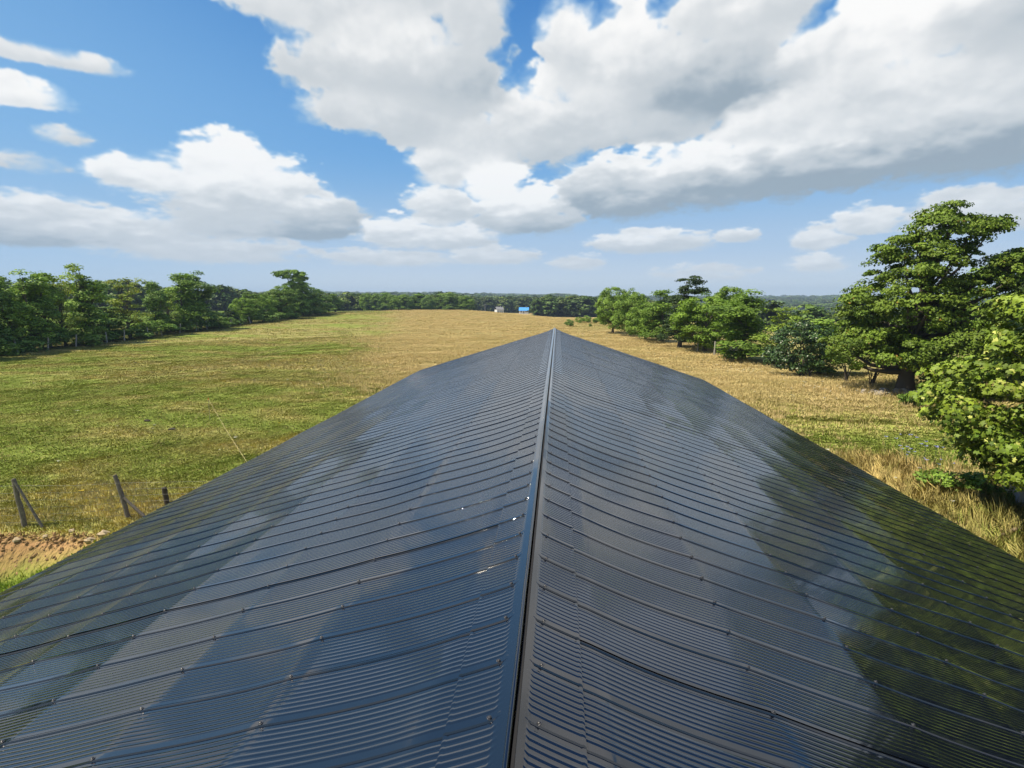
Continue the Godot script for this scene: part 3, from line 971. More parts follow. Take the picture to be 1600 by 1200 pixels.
	# --- row down the right side
	var right := [
		["round_0", 9.0, -89.4, 7.0, 4.6, mid, "dense rounded tree at the far end of the right-hand row"],
		["round_1", 10.9, -82.4, 6.5, 4.4, mid, "second dense tree of the right-hand row, joined to the far end one"],
		["round_2", 12.0, -75.4, 4.8, 4.4, mid, "lower bushy tree between the dense pair and the tiered dark tree"],
		["slender_0", 13.4, -71.5, 6.1, 3.6, light, "lighter narrow tree just left of the tiered dark tree"],
		["tiered", 14.2, -64.5, 7.6, 5.2, null, "dark tiered tree with a ragged flat top in the right-hand row"],
		["round_1", 15.7, -59.2, 5.8, 5.6, lime, "bright round maple in front of the tiered dark tree"],
		["round_2", 19.2, -63.0, 6.5, 4.2, mid, "darker tree peeping up behind the bright round maple"],
		["slender_2", 17.4, -52.0, 5.9, 4.2, light, "light green upright tree right of the bright round maple"],
		["feathery_1", 18.9, -47.6, 4.7, 3.2, light, "small feathery tree between upright tree and glossy bush"],
		["slender_3", 20.5, -44.0, 3.9, 3.0, mid, "small sapling behind the glossy bush"],
		["round_0", 31.6, -41.0, 9.4, 7.6, mid, "large tree behind the great maple at the right edge"],
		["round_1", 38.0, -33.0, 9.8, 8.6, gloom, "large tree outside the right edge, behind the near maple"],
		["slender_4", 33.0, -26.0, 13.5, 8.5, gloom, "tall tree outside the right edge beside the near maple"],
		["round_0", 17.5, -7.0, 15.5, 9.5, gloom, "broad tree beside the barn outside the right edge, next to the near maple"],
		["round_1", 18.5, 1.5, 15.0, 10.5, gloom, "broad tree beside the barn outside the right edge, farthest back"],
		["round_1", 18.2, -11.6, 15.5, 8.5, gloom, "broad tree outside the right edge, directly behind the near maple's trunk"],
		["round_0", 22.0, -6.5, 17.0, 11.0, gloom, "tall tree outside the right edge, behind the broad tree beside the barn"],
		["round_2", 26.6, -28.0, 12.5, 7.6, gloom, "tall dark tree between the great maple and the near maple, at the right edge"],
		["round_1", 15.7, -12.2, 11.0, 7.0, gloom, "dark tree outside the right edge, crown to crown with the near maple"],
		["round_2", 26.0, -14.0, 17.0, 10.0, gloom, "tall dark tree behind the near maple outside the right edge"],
		["round_2", 28.0, -33.5, 3.6, 4.0, dark, "low dark tree at the right foot of the great maple"],
	]
	for r in right:
		tree_of(r[0], "field_edge_tree", r[6], on_ground(r[1], r[2]), r[3] * (1.10 if r[2] < -42.0 else 1.0), r[4] * (1.25 if r[2] < -42.0 else 1.0), rng.randf() * TAU if r[0] != "tiered" else -0.2, r[5], "trees of the right-hand row")
	# glossy many-stemmed bush
	var gr := RandomNumberGenerator.new()
	gr.seed = 311
	var gl := [[Vector3(-0.6, 2.4, 0), Vector3(1.5, 1.3, 1.5)], [Vector3(0.7, 2.6, 0.2), Vector3(1.4, 1.3, 1.4)], [Vector3(-1.3, 1.5, 0.3), Vector3(1.1, 0.8, 1.1)], [Vector3(0.2, 1.3, 0.6), Vector3(1.3, 0.8, 1.1)], [Vector3(0, 3.6, 0), Vector3(1.1, 0.7, 1.1)]]
	var gc := crown(gr, gl, 110, 0.42, 70, 0.155, Color(0.035, 0.078, 0.022), Color(0.075, 0.135, 0.036), false, 0.6, 0.2)
	var gm := leaf_mat(Color.WHITE, 0.4)
	gm.roughness = 0.38
	gm.metallic_specular = 0.5
	var gt := thing("glossy_bush", "tall glossy-leaved bush on many bare stems left of the great maple", "bush", on_ground(17.9, -41.6), -0.4)
	var gs := Buf.new()
	for k in 11:
		var tip: Vector3 = gc[1][k * 8]
		var a := gr.randf() * TAU
		var base := Vector3(cos(a) * 0.5 + 0.5, -0.1, sin(a) * 0.5)
		tube(gs, [base, base.lerp(tip, 0.5) + Vector3(0, 0.15, 0), tip], [0.05, 0.038, 0.012], 5)
	put("stem", gs.mesh(bark), gt)
	put("foliage", gc[0].mesh(gm), gt)
	# thin bare-stemmed saplings under the great maple
	for s in [[19.9, -38.6, "left"], [20.6, -36.9, "right"]]:
		var t := thing("bare_stem_sapling", "thin many-stemmed sapling in the grass, %s of the two left of the great maple" % s[2], "sapling", on_ground(s[0], s[1]), 0.0, "saplings by the great maple")
		var b := Buf.new()
		var lobes := [[Vector3(0, 2.0, 0), Vector3(0.9, 0.5, 0.9)]]
		var c := crown(gr, lobes, 14, 0.3, 40, 0.13, Color(0.03, 0.055, 0.014), Color(0.06, 0.09, 0.02), false, 0.5, 0.2)
		for k in 7:
			var tip: Vector3 = c[1][k * 2]
			tube(b, [Vector3(gr.randf_range(-0.15, 0.15), -0.1, gr.randf_range(-0.15, 0.15)), Vector3(tip.x * 0.35, 1.0, tip.z * 0.35), tip], [0.035, 0.028, 0.01], 5)
		put("stem", b.mesh(bark), t)
		put("foliage", c[0].mesh(mid), t)
	# --- the great maple
	var br := RandomNumberGenerator.new()
	br.seed = 401
	var bl := [[Vector3(-2.5, 3.0, 0.3), Vector3(2.2, 1.6, 2.4)], [Vector3(2.2, 2.9, 0.0), Vector3(2.4, 1.5, 2.6)], [Vector3(-0.2, 3.0, 1.6), Vector3(2.4, 1.3, 1.8)], [Vector3(-0.7, 5.3, 0.0), Vector3(3.5, 1.8, 3.0)], [Vector3(2.6, 5.5, -0.3), Vector3(2.4, 1.7, 2.2)], [Vector3(0.2, 7.7, 0.0), Vector3(2.8, 1.5, 2.4)], [Vector3(-0.9, 8.7, 0.0), Vector3(1.4, 0.9, 1.3)], [Vector3(1.1, 9.5, 0.0), Vector3(2.1, 1.3, 1.8)], [Vector3(2.9, 9.9, 0.1), Vector3(1.0, 0.5, 0.8)], [Vector3(0.8, 10.8, 0.0), Vector3(1.1, 0.6, 0.9)], [Vector3(4.4, 7.4, -0.5), Vector3(1.5, 1.1, 1.5)]]
	var bc := crown(br, bl, 560, 0.60, 135, 0.165, Color(0.060, 0.102, 0.018), Color(0.105, 0.150, 0.026), false, 0.38, 0.32, Color(0.16, 0.11, 0.03, 0.008))
	var bt := thing("great_maple", "great spreading maple with tiered boughs, tallest tree on the right", "tree", on_ground(21.5, -35.0), deg_to_rad(-31.5))
	var btr := trunk(br, 9.6, 0.42, Vector3(0.12, 0, 0), bc[1], 46, 0.14, Color.WHITE, 12)
	put("trunk", btr.mesh(bark), bt)
	put("crown", bc[0].mesh(leaf_mat(Color(1.8, 1.8, 1.4), 0.65)), bt)
	# --- the near maple, half outside the right edge
	var nr := RandomNumberGenerator.new()
	nr.seed = 433
	var nl := [[Vector3(0.5, 4.7, 0), Vector3(3.1, 2.2, 3.1)], [Vector3(-2.5, 3.0, 0.9), Vector3(2.1, 1.55, 1.9)], [Vector3(-1.3, 2.3, 2.0), Vector3(1.8, 1.25, 1.5)], [Vector3(-1.7, 5.0, 0.6), Vector3(1.6, 1.2, 1.6)], [Vector3(0.6, 3.0, 2.2), Vector3(2.2, 1.4, 1.8)], [Vector3(0.9, 6.2, 0.0), Vector3(2.2, 1.2, 2.2)]]
	var nc := crown(nr, nl, 480, 0.52, 100, 0.135, Color(0.072, 0.130, 0.014), Color(0.225, 0.300, 0.030), true, 0.42, 0.2, Color(0.42, 0.45, 0.11, 0.05))
	var nt := thing("near_maple", "close yellow-green maple with large drooping leaves at the right edge", "tree", on_ground(14.4, -13.9), deg_to_rad(-45.0))
	put("trunk", trunk(nr, 6.4, 0.22, Vector3.ZERO, nc[1], 34, 0.16, Color.WHITE, 12).mesh(bark), nt)
	put("crown", nc[0].mesh(leaf_mat(Color.WHITE, 0.3)), nt)
	# --- shrubs on the right
	for s in [[24.6, -36.4, 2.2, 3.4, "grey-green shrub right of the great maple's trunk", olive], [22.9, -32.6, 1.4, 2.2, "small green shrub in front of the great maple", mid], [19.2, -30.4, 0.9, 1.6, "weedy clump in the grass below the great maple", light], [12.9, -15.6, 1.2, 2.2, "bright leafy weed clump under the near maple", light], [11.6, -16.4, 0.9, 1.7, "leafy weed clump beside the dry grass heap", mid]]:
		tree_of("bush_%d" % (int(s[2] * 10) % 3), "shrub", s[4], on_ground(s[0], s[1]), s[2], s[3], rng.randf() * TAU, s[5], "", "shrub")
	# --- little bushes far out by the ridge end
	for s in [[2.5, -111.5, 1.6, 2.0, "dark round bush alone in the golden field beyond the ridge end"], [5.2, -131.8, 1.6, 2.2, "leftmost of the far row of small bushes"], [7.1, -132.6, 1.9, 2.6, "second from left of the far row of small bushes"], [9.0, -128.8, 1.5, 2.0, "third from left of the far row of small bushes"], [10.8, -135.8, 1.6, 2.6, "fourth from left of the far row of small bushes"], [13.0, -130.0, 1.8, 2.4, "rightmost of the far row of small bushes beside the tree row"], [6.4, -107.1, 0.8, 0.7, "tiny bush in the grass right of the lone dark bush"]]:
		tree_of("bush_%d" % (int(s[2] * 10) % 3), "field_bush", s[4], on_ground(s[0], s[1]), s[2], s[3], rng.randf() * TAU, dark if s[1] > -112 else mid, "small bushes in the far field", "bush")
	# --- trees behind the crest of the field
	var belt := ["leftmost", "second", "third", "fourth", "fifth", "sixth", "seventh", "eighth", "ninth", "tenth", "eleventh", "twelfth", "thirteenth", "fourteenth", "fifteenth", "sixteenth"]
	for k in belt.size():
		var x := lerpf(-100.0, -46.0, k / 15.0) + rng.randf_range(-1.2, 1.2)
		var z := -268.0 - rng.randf_range(0, 14)
		var col: Material = [lime, light, mid, lime, light][k % 5] if k < 9 else [mid, dark, light][k % 3]
		tree_of(["round_0", "slender_2", "round_2", "slender_0", "round_1"][k % 5], "belt_tree", "%s from the left in the green belt behind the field crest" % belt[k] if k else "leftmost tree in the green belt behind the field crest", on_ground(x, z), rng.randf_range(8.2, 10.6) * (1.0 if k < 9 else 0.92), rng.randf_range(7.0, 9.5), rng.randf() * TAU, col, "belt of trees behind the crest")
	# --- woods too far off to count
	woods()

func woods() -> void:
	var rng := RandomNumberGenerator.new()
	rng.seed = 71
	var areas := [
		["woodland", "dark wood behind the houses across the far end of the field", -300.0, 130.0, 325.0, 640.0, 2300, 12.0, 0.9, 1.0],
		["valley_wood", "dark wood filling the valley beyond the right-hand tree row", 62.0, 620.0, 150.0, 700.0, 2300, 10.5, 0.95, 1.0],
		["left_wood", "wood beyond the meadow behind the left fence row", -520.0, -150.0, 190.0, 480.0, 1300, 11.5, 1.1, 1.0],
		["belt_wood", "young wood behind the green belt at the field crest", -190.0, -52.0, 288.0, 345.0, 320, 10.0, 1.15, 1.0],
		["hill_forest", "hazy forest covering the distant hills along the horizon", -2300.0, 2600.0, 800.0, 3400.0, 7000, 13.0, 1.1, 2.0],
	]
	for a in areas:
		var xf := [[], [], []]
		var cols := [PackedColorArray(), PackedColorArray(), PackedColorArray()]
		for k in a[6]:
			var f: float = lerpf(a[4], a[5], pow(rng.randf(), 1.35))
			var x := rng.randf_range(a[2], a[3])
			if a[0] == "hill_forest":
				x *= 0.35 + 0.65 * f / 3400.0
				if nz.get_noise_2d(x * 0.11 + 90.0, f * 0.05) > 0.27 and f > 1250.0:
					continue
			if a[0] == "woodland" and f < 455.0 and x < 5.0 - 0.048 * f + 3.0 * nz.get_noise_2d(f, 9.0):
				continue
			if a[0] == "left_wood" and x > -150.0 - (f - 190.0) * 0.12 and f < 300.0:
				continue
			if a[0] == "valley_wood" and x < 62.0 + (f - 150.0) * -0.05 + 12.0 * nz.get_noise_2d(f, 3.0):
				continue
			var h: float = a[7] * rng.randf_range(0.65, 1.12) * (1.0 + 0.22 * nz.get_noise_2d(x * 1.4, f * 1.4))
			var w: float = rng.randf_range(0.9, 1.5) * a[9]
			var v := rng.randi() % 3
			var s := h / 11.4
			xf[v].append(Transform3D(Basis(Vector3.UP, rng.randf() * TAU).scaled(Vector3(w * s * 1.25, s, w * s * 1.25)), on_ground(x, -f) - Vector3(0, 0.3, 0)))
			var t: float = a[8] * rng.randf_range(0.72, 1.25)
			cols[v].push_back(Color(t * rng.randf_range(0.85, 1.2), t, t * rng.randf_range(0.85, 1.15)))
		for v in 3:
			scatter(a[0], a[1], protos["wood_%d" % v][1], xf[v], cols[v])

# ---------------------------------------------------------------- grass
func blade_tuft(rng: RandomNumberGenerator, n: int, h: float, spread: float, wide: float, heads: bool) -> Buf:
	var b := Buf.new()
	for k in n:
		var a := rng.randf() * TAU
		var r := spread * sqrt(rng.randf())
		var p := Vector3(cos(a) * r, -0.02, sin(a) * r)
		var lean := Vector3(cos(a), 0, sin(a)) * rng.randf_range(0.15, 0.75) + Vector3(rng.randf_range(-0.3, 0.3), 0, rng.randf_range(-0.3, 0.3))
		var hh := h * rng.randf_range(0.55, 1.15)
		var side := Vector3(-sin(a + 0.6), 0, cos(a + 0.6)) * wide * rng.randf_range(0.6, 1.2)
		var mid := p + Vector3(0, hh * 0.6, 0) + lean * hh * 0.22
		var top := p + Vector3(0, hh * (0.95 if heads else 0.85), 0) + lean * hh * 0.62
		var nn := (Vector3.UP * 0.8 + lean).normalized()
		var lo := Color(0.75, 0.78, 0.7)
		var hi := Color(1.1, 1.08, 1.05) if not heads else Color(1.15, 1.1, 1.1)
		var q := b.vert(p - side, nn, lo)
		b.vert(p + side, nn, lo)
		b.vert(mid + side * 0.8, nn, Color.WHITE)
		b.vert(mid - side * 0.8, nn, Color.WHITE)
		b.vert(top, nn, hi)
		b.quad(q, q + 1, q + 2, q + 3)
		b.tri(q + 3, q + 2, q + 4)
		if heads and k % 2 == 0:
			var d := (top - mid).normalized()
			b.flat_quad(top - d * 0.02, top + d * 0.04 + side * 1.3, top + d * 0.11, top + d * 0.04 - side * 1.3, Color(1.2, 1.05, 0.95))
	return b

func build_grass() -> void:
	var rng := RandomNumberGenerator.new()
	rng.seed = 8
	var gm := mat(Color.WHITE, 0.8, true)
	gm.backlight_enabled = true
	gm.backlight = Color(0.4, 0.4, 0.3)
	gm.metallic_specular = 0.2
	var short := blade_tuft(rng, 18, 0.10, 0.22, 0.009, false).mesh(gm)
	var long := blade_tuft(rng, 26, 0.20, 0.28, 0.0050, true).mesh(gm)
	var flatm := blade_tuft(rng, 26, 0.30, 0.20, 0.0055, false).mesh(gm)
	var xs := []
	var cs := PackedColorArray()
	var xl := []
	var cl := PackedColorArray()
	var xw := []
	var cw := PackedColorArray()
	# rings: the farther, the larger and sparser
	var rings := [[8.0, 26.0, 62000, 1.0], [26.0, 46.0, 70000, 1.25], [46.0, 84.0, 70000, 1.7], [84.0, 215.0, 60000, 2.6]]
	for r in rings:
		for k in r[2]:
			var az := deg_to_rad(rng.randf_range(-54.0, 46.0))
			var d: float = sqrt(lerpf(r[0] * r[0], r[1] * r[1], rng.randf()))
			var x := CAM.x + sin(az) * d
			var z := -cos(az) * d
			if x > -4.7 and x < 5.0 and z > -18.9:
				continue
			if x < -62.0 - 0.15 * (-z - 55.0) or x > 30.0 or (x > 17.5 and z < -45.0):
				continue
			if x > 14.0 and z < -70.0 and z > -95.0:
				continue
			if bank_share(x, z) > 0.35:
				continue
			var g := gold_share(x, z)
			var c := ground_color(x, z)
			var s: float = r[3] * rng.randf_range(0.6, 1.4)
			var streak := nz.get_noise_2d(x * 1.6 + 40.0, z * 4.5) + 0.7 * nz2.get_noise_2d(x * 7.0, z * 12.0)
			var tone := rng.randf_range(0.9, 1.2)
			var basis := Basis(Vector3.UP, rng.randf() * TAU)
			var p := on_ground(x, z)
			if rng.randf() < g * 0.9:
				var v: float = (0.9 + 0.35 * rng.randf()) * (1.1 + 0.9 * nz2.get_noise_2d(x * 5.0, z * 5.0)) * (1.12 - 0.12 * r[3])
				var col := Color(0.62, 0.485, 0.245).lerp(Color(0.42, 0.37, 0.15), clampf(rng.randf() * 0.6 + 0.5 * nz2.get_noise_2d(x * 7.0, z * 12.0), 0, 1)) * tone
				xl.append(Transform3D(basis.scaled(Vector3(s, v, s)), p))
				cl.push_back(col)
			else:
				var tall := 0.55 + 1.1 * smooth(-0.1, 0.5, streak)
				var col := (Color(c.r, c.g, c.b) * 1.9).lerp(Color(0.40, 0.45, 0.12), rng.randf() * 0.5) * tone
				if rng.randf() < (0.12 + 0.4 * smooth(0.1, 0.5, streak)) * (0.15 if z > -12.4 else 1.0):
					col = Color(0.56, 0.47, 0.21) * tone
				xs.append(Transform3D(basis.scaled(Vector3(s, tall * (0.75 + 0.25 * s), s)), p))
				cs.push_back(col)
			# flower heads: white umbels and small yellow ones
			if rng.randf() < 0.0006 + 0.006 * g + 0.05 * smooth(0.15, 0.4, nz2.get_noise_2d(x * 2.4 + 70.0, z * 2.4)) * g and d < 85.0:
				var fs := rng.randf_range(0.6, 1.3) * (1.0 + d * 0.008)
				xw.append(Transform3D(basis.scaled(Vector3(fs, rng.randf_range(0.8, 1.2), fs)), p))
				cw.push_back(Color(0.62, 0.62, 0.52) if rng.randf() < 0.75 else Color(0.6, 0.45, 0.05))
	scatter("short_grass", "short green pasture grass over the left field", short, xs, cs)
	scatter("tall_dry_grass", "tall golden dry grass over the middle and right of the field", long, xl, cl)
	# umbels: a stalk and a shallow cup of florets
	var ub := Buf.new()
	ub.flat_quad(Vector3(-0.004, 0, 0), Vector3(0.004, 0, 0), Vector3(0.003, 0.5, 0), Vector3(-0.003, 0.5, 0), Color(0.25, 0.35, 0.12))
	ub.flat_quad(Vector3(0, 0, -0.004), Vector3(0, 0, 0.004), Vector3(0, 0.5, 0.003), Vector3(0, 0.5, -0.003), Color(0.25, 0.35, 0.12))
	var fr := RandomNumberGenerator.new()
	fr.seed = 12
	for k in 12:
		var a := fr.randf() * TAU
		var r := 0.045 * sqrt(fr.randf())
		var p := Vector3(cos(a) * r, 0.5 + r * 0.3, sin(a) * r)
		leaf(ub, p, (Vector3.UP + rdir(fr) * 0.3).normalized(), 0.035, fr.randf() * TAU, Color.WHITE, false, fr)
	scatter("wildflowers", "white and yellow wildflower heads dotted through the dry grass", ub.mesh(gm), xw, cw)
	# the dry heap of long grass along the right eave
	var hx := []
	var hc := PackedColorArray()
	for k in 9000:
		var z := rng.randf_range(-21.5, -9.0)
		var x := rng.randf_range(9.2, 14.0)
		var p := on_ground(x, z)
		var near := exp(-pow((x - 11.1) / 0.9, 2.0) - pow((z + 18.0) / 1.6, 2.0)) + 0.75 * exp(-pow((x - 11.9) / 1.0, 2.0) - pow((z + 15.0) / 1.6, 2.0)) + 0.5 * exp(-pow((x - 10.6) / 1.0, 2.0) - pow((z + 11.5) / 2.6, 2.0))
		if rng.randf() > near:
			continue
		p.y += 0.35 * near * rng.randf()
		var s := rng.randf_range(0.8, 1.5)
		var tilt := Basis(Vector3(rng.randf_range(-1, 1), 0, rng.randf_range(-1, 1)).normalized(), rng.randf_range(0.2, 1.3))
		hx.append(Transform3D((tilt * Basis(Vector3.UP, rng.randf() * TAU)).scaled(Vector3(s, s * rng.randf_range(0.9, 1.5), s)), p))
		hc.push_back(Color(0.60, 0.46, 0.19).lerp(Color(0.26, 0.28, 0.07), rng.randf() * rng.randf() + 0.45 * smooth(-17.0, -14.5, z)) * rng.randf_range(0.75, 1.25))
	scatter("matted_grass", "matted heap of long dry grass along the barn under the near maple", flatm, hx, hc)
	# blue chicory among it
	var cx := []
	var cc := PackedColorArray()
	for k in 26:
		var x := rng.randf_range(11.2, 13.0)
		var z := rng.randf_range(-20.0, -16.6)
		var s := rng.randf_range(0.8, 1.3)
		cx.append(Transform3D(Basis(Vector3.UP, rng.randf() * TAU).scaled(Vector3(s, s * 1.9, s)), on_ground(x, z)))
		cc.push_back(Color(0.30, 0.34, 0.70))
	scatter("chicory", "pale blue chicory flowers in the long grass by the near maple", ub.mesh(gm), cx, cc)

# ---------------------------------------------------------------- small things
func post_mesh(rng: RandomNumberGenerator, a: Vector3, b: Vector3, r: float) -> Buf:
	var bf := Buf.new()
	var pts := []
	var rad := []
	for k in 9:
		var u := k / 8.0
		pts.append(a.lerp(b, u) + Vector3(rng.randf_range(-1, 1), 0, rng.randf_range(-1, 1)) * r * 0.10)
		rad.append(r * lerpf(1.08, 0.88, u))
	tube(bf, pts, rad, 11, Color.WHITE, 0.12, rng)
	return bf

func build_fence() -> void:
	var rng := RandomNumberGenerator.new()
	rng.seed = 17
	var wood := mat(Color(0.17, 0.155, 0.13), 0.92)
	var wn := NoiseTexture2D.new()
	wn.width = 256
	wn.height = 512
	wn.seamless = true
	var f := FastNoiseLite.new()
	f.frequency = 0.02
	f.fractal_octaves = 5
	wn.noise = f
	var ramp := Gradient.new()
	ramp.set_color(0, Color(0.36, 0.32, 0.27))
	ramp.set_color(1, Color(0.60, 0.58, 0.54))
	wn.color_ramp = ramp
	wood.albedo_color = Color(0.92, 0.92, 0.92)
	wood.albedo_texture = wn
	wood.uv1_triplanar = true
	wood.uv1_scale = Vector3(5.0, 0.9, 5.0)
	var p1 := on_ground(-13.85, -12.45)
	var p2 := on_ground(-11.45, -13.1)
	var t1 := thing("fence_post", "weathered wooden fence post with a leaning brace at the left edge above the bank", "fence post", p1, 0.0, "posts of the near wire fence")
	put("post", post_mesh(rng, Vector3(0.05, -0.2, 0.0), Vector3(-0.10, 1.30, 0.0), 0.060).mesh(wood), t1)
	put("brace", post_mesh(rng, Vector3(0.62, -0.05, 0.05), Vector3(-0.02, 1.24, 0.05), 0.034).mesh(wood), t1)
	var t2 := thing("fence_post", "tilted grey fence post propped by a brace beside the barn eave", "fence post", p2, 0.0, "posts of the near wire fence")
	put("post", post_mesh(rng, Vector3(0.05, -0.2, 0.0), Vector3(-0.24, 1.22, 0.0), 0.056).mesh(wood), t2)
	put("brace", post_mesh(rng, Vector3(0.62, -0.05, 0.02), Vector3(-0.02, 0.62, 0.06), 0.040).mesh(wood), t2)
	var t3 := thing("fence_stump", "short dark broken fence stump peeping over the barn eave", "fence post", on_ground(-10.9, -13.9))
	put("post", post_mesh(rng, Vector3(0, -0.2, 0), Vector3(-0.06, 0.60, 0), 0.07).mesh(mat(Color(0.05, 0.042, 0.03), 0.95)), t3)
	# woven wire between the posts
	var wf := thing("wire_fence", "thin woven wire strung between the two weathered posts above the bank", "wire fence", p1)
	var steel := mat(Color(0.30, 0.29, 0.26), 0.6)
	for k in 6:
		var b := Buf.new()
		var y := 0.12 + 0.2 * k
		var a := Vector3(-3.2, y + 0.05, 0.75)
		var mid := Vector3(0, y, 0)
		var c := p2 - p1 + Vector3(0, y * 0.9, 0)
		var e := Vector3(5.0, y * 0.8, -1.45)
		tube(b, [a, mid, mid.lerp(c, 0.5) + Vector3(0, -0.04, 0), c, e], [0.0028, 0.0028, 0.0028, 0.0028, 0.0028], 4)
		put("wire", b.mesh(steel), wf)
	for k in 20:
		var b := Buf.new()
		var at := (p2 - p1) * (k / 14.0)
		tube(b, [at + Vector3(0, 0.1, 0), at + Vector3(0.01, 1.1, 0)], [0.0018, 0.0018], 4)
		put("stay_wire", b.mesh(steel), wf)
	# electric fence stake with its pale rope
	var es := thing("electric_fence_stake", "thin stake with an orange insulator and pale rope in the left pasture", "stake", on_ground(-16.6, -24.4))
	var b1 := Buf.new()
	tube(b1, [Vector3(0, -0.1, 0), Vector3(0.02, 1.02, 0)], [0.012, 0.010], 6)
	put("stake", b1.mesh(mat(Color(0.40, 0.36, 0.22), 0.7)), es)
	var b2 := Buf.new()
	tube(b2, [Vector3(0.02, 1.0, 0), Vector3(0.02, 1.1, 0)], [0.03, 0.02], 8)
	put("insulator", b2.mesh(mat(Color(0.75, 0.20, 0.04), 0.5)), es)
	var rope := mat(Color(0.52, 0.44, 0.22), 0.8)
	var b3 := Buf.new()
	var e1 := on_ground(-10.6, -17.6) - es.position + Vector3(0, 0.05, 0)
	tube(b3, [Vector3(0.02, 1.04, 0), Vector3(0.02, 1.04, 0).lerp(e1, 0.5) + Vector3(0, -0.10, 0), e1], [0.006, 0.006, 0.006], 5)
	put("rope", b3.mesh(rope), es)
	var b4 := Buf.new()
	tube(b4, [Vector3(0.02, 1.04, 0), Vector3(-0.25, 0.5, 0.3), Vector3(-0.35, 0.1, 0.7)], [0.005, 0.005, 0.005], 5)
	put("rope", b4.mesh(rope), es)
	# pale posts along the left fence row
	var pw := mat(Color(0.34, 0.32, 0.28), 0.9)
	var names := ["first", "second", "third", "fourth", "fifth", "sixth", "seventh", "eighth", "ninth", "tenth", "eleventh", "twelfth", "thirteenth", "fourteenth"]
	var pm := post_mesh(rng, Vector3(0, -0.2, 0), Vector3(0.03, 1.5, 0.0), 0.085).mesh(pw)
	for k in names.size():
		var fz := 52.5 + k * 4.6 + rng.randf_range(-0.8, 0.8)
		var o := put("row_post", pm, self, on_ground(-56.6 - 0.152 * (fz - 51.3), -fz))
		o.rotation = Vector3(rng.randf_range(-0.12, 0.12), 0, rng.randf_range(-0.14, 0.14))
		tag(o, "pale slim fence post below the left fence row, %s from the left" % names[k], "fence post", "pale posts along the left fence row")
	for k in 3:
		var fz := 61.5 - k * 3.6
		var o := put("row_post", pm, self, on_ground(15.0 + k * 0.75, -fz + 2.2))
		tag(o, "pale slim post under the bright round maple, %s from the left" % names[k], "fence post", "pale posts along the right row")

func rock(rng: RandomNumberGenerator, r: Vector3) -> Buf:
	var b := Buf.new()
	var rings := 5
	var sides := 8
	var off := rng.randf() * 500.0
	var p := []
	for j in rings + 1:
		var el := PI * j / rings
		for i in sides:
			var a := TAU * (i + 0.3 * sin(j * 2.1)) / sides
			var d := Vector3(sin(el) * cos(a), cos(el), sin(el) * sin(a))
			var k := 1.0 + 0.55 * nz2.get_noise_3d(d.x * 45.0 + off, d.y * 45.0, d.z * 45.0)
			p.append(d * r * k)
	for j in rings:
		for i in sides:
			var a := j * sides + i
			var d := j * sides + (i + 1) % sides
			b.flat_quad(p[a], p[d], p[d + sides], p[a + sides])
	return b

func build_stones() -> void:
	var rng := RandomNumberGenerator.new()
	rng.seed = 29
	var grey := mat(Color(0.26, 0.24, 0.22), 0.9)
	var sand := mat(Color(0.34, 0.27, 0.17), 0.95)
	# fieldstone pile at the foot of the great maple
	var pile := thing("stone_pile", "low heap of grey fieldstones at the foot of the great maple", "stone pile", on_ground(19.7, -34.6))
	for k in 13:
		var s := put("stone", rock(rng, Vector3(rng.randf_range(0.18, 0.42), rng.randf_range(0.12, 0.24), rng.randf_range(0.18, 0.36))).mesh(grey), pile, Vector3(rng.randf_range(-0.9, 1.9), 0.08 + 0.12 * (k % 2), rng.randf_range(-0.5, 0.6)))
		s.rotation = Vector3(rng.randf() * 0.5, rng.randf() * TAU, rng.randf() * 0.5)
	# loose stones at the dug bank
	var spots := [[-11.35, -12.15, 0.12, "largest pale stone at the right end of the dug bank"], [-11.6, -12.0, 0.09, "rounded stone just left of the largest bank stone"], [-12.9, -12.1, 0.06, "small stone on the sandy bank below the middle of the fence"], [-13.6, -12.0, 0.08, "stone on the sandy bank under the left post"], [-11.05, -11.5, 0.08, "stone in the grass near the eave below the bank"], [-11.0, -12.6, 0.06, "small stone in the grass above the bank end"], [-12.3, -12.25, 0.07, "stone at the lip of the sandy bank"]]
	for s in spots:
		var o := put("loose_stone", rock(rng, Vector3(s[2] * 1.3, s[2] * 0.8, s[2])).mesh(sand), self, on_ground(s[0], s[1]) + Vector3(0, s[2] * 0.3, 0))
		tag(o, s[3], "stone", "stones at the dug bank")
	# clods on the bare sand
	var xf := []
	var cols := PackedColorArray()
	for k in 6500:
		var x := rng.randf_range(-19.0, -10.7)
		var z := rng.randf_range(-12.7, -10.2)
		if bank_share(x, z) < 0.45:
			continue
		var s := 0.012 + 0.05 * pow(rng.randf(), 4.0)
		xf.append(Transform3D(Basis(rdir(rng), rng.randf() * TAU).scaled(Vector3(s, s, s)), on_ground(x, z)))
		cols.push_back(Color(0.31, 0.19, 0.085) * rng.randf_range(0.6, 1.25))
	scatter("sand_clods", "loose clods of sandy soil on the dug bank at the left", rock(rng, Vector3(1, 0.7, 0.9)).mesh(mat(Color.WHITE, 0.95, true)), xf, cols)
	# dark cow pats and mounds in the pasture
	var dark := mat(Color(0.035, 0.028, 0.016), 0.9)
	for s in [[-19.5, -24.0, "dark dung pat right of the middle of the left pasture"], [-17.2, -22.6, "dark dung pat nearest the electric fence stake"], [-38.0, -46.0, "dark mound out in the left pasture, farthest of the three"]]:
		var o := put("dung_pat", rock(rng, Vector3(0.15, 0.06, 0.13)).mesh(dark), self, on_ground(s[0], s[1]) + Vector3(0, 0.03, 0))
		tag(o, s[2], "dung pat", "dark pats in the pasture")

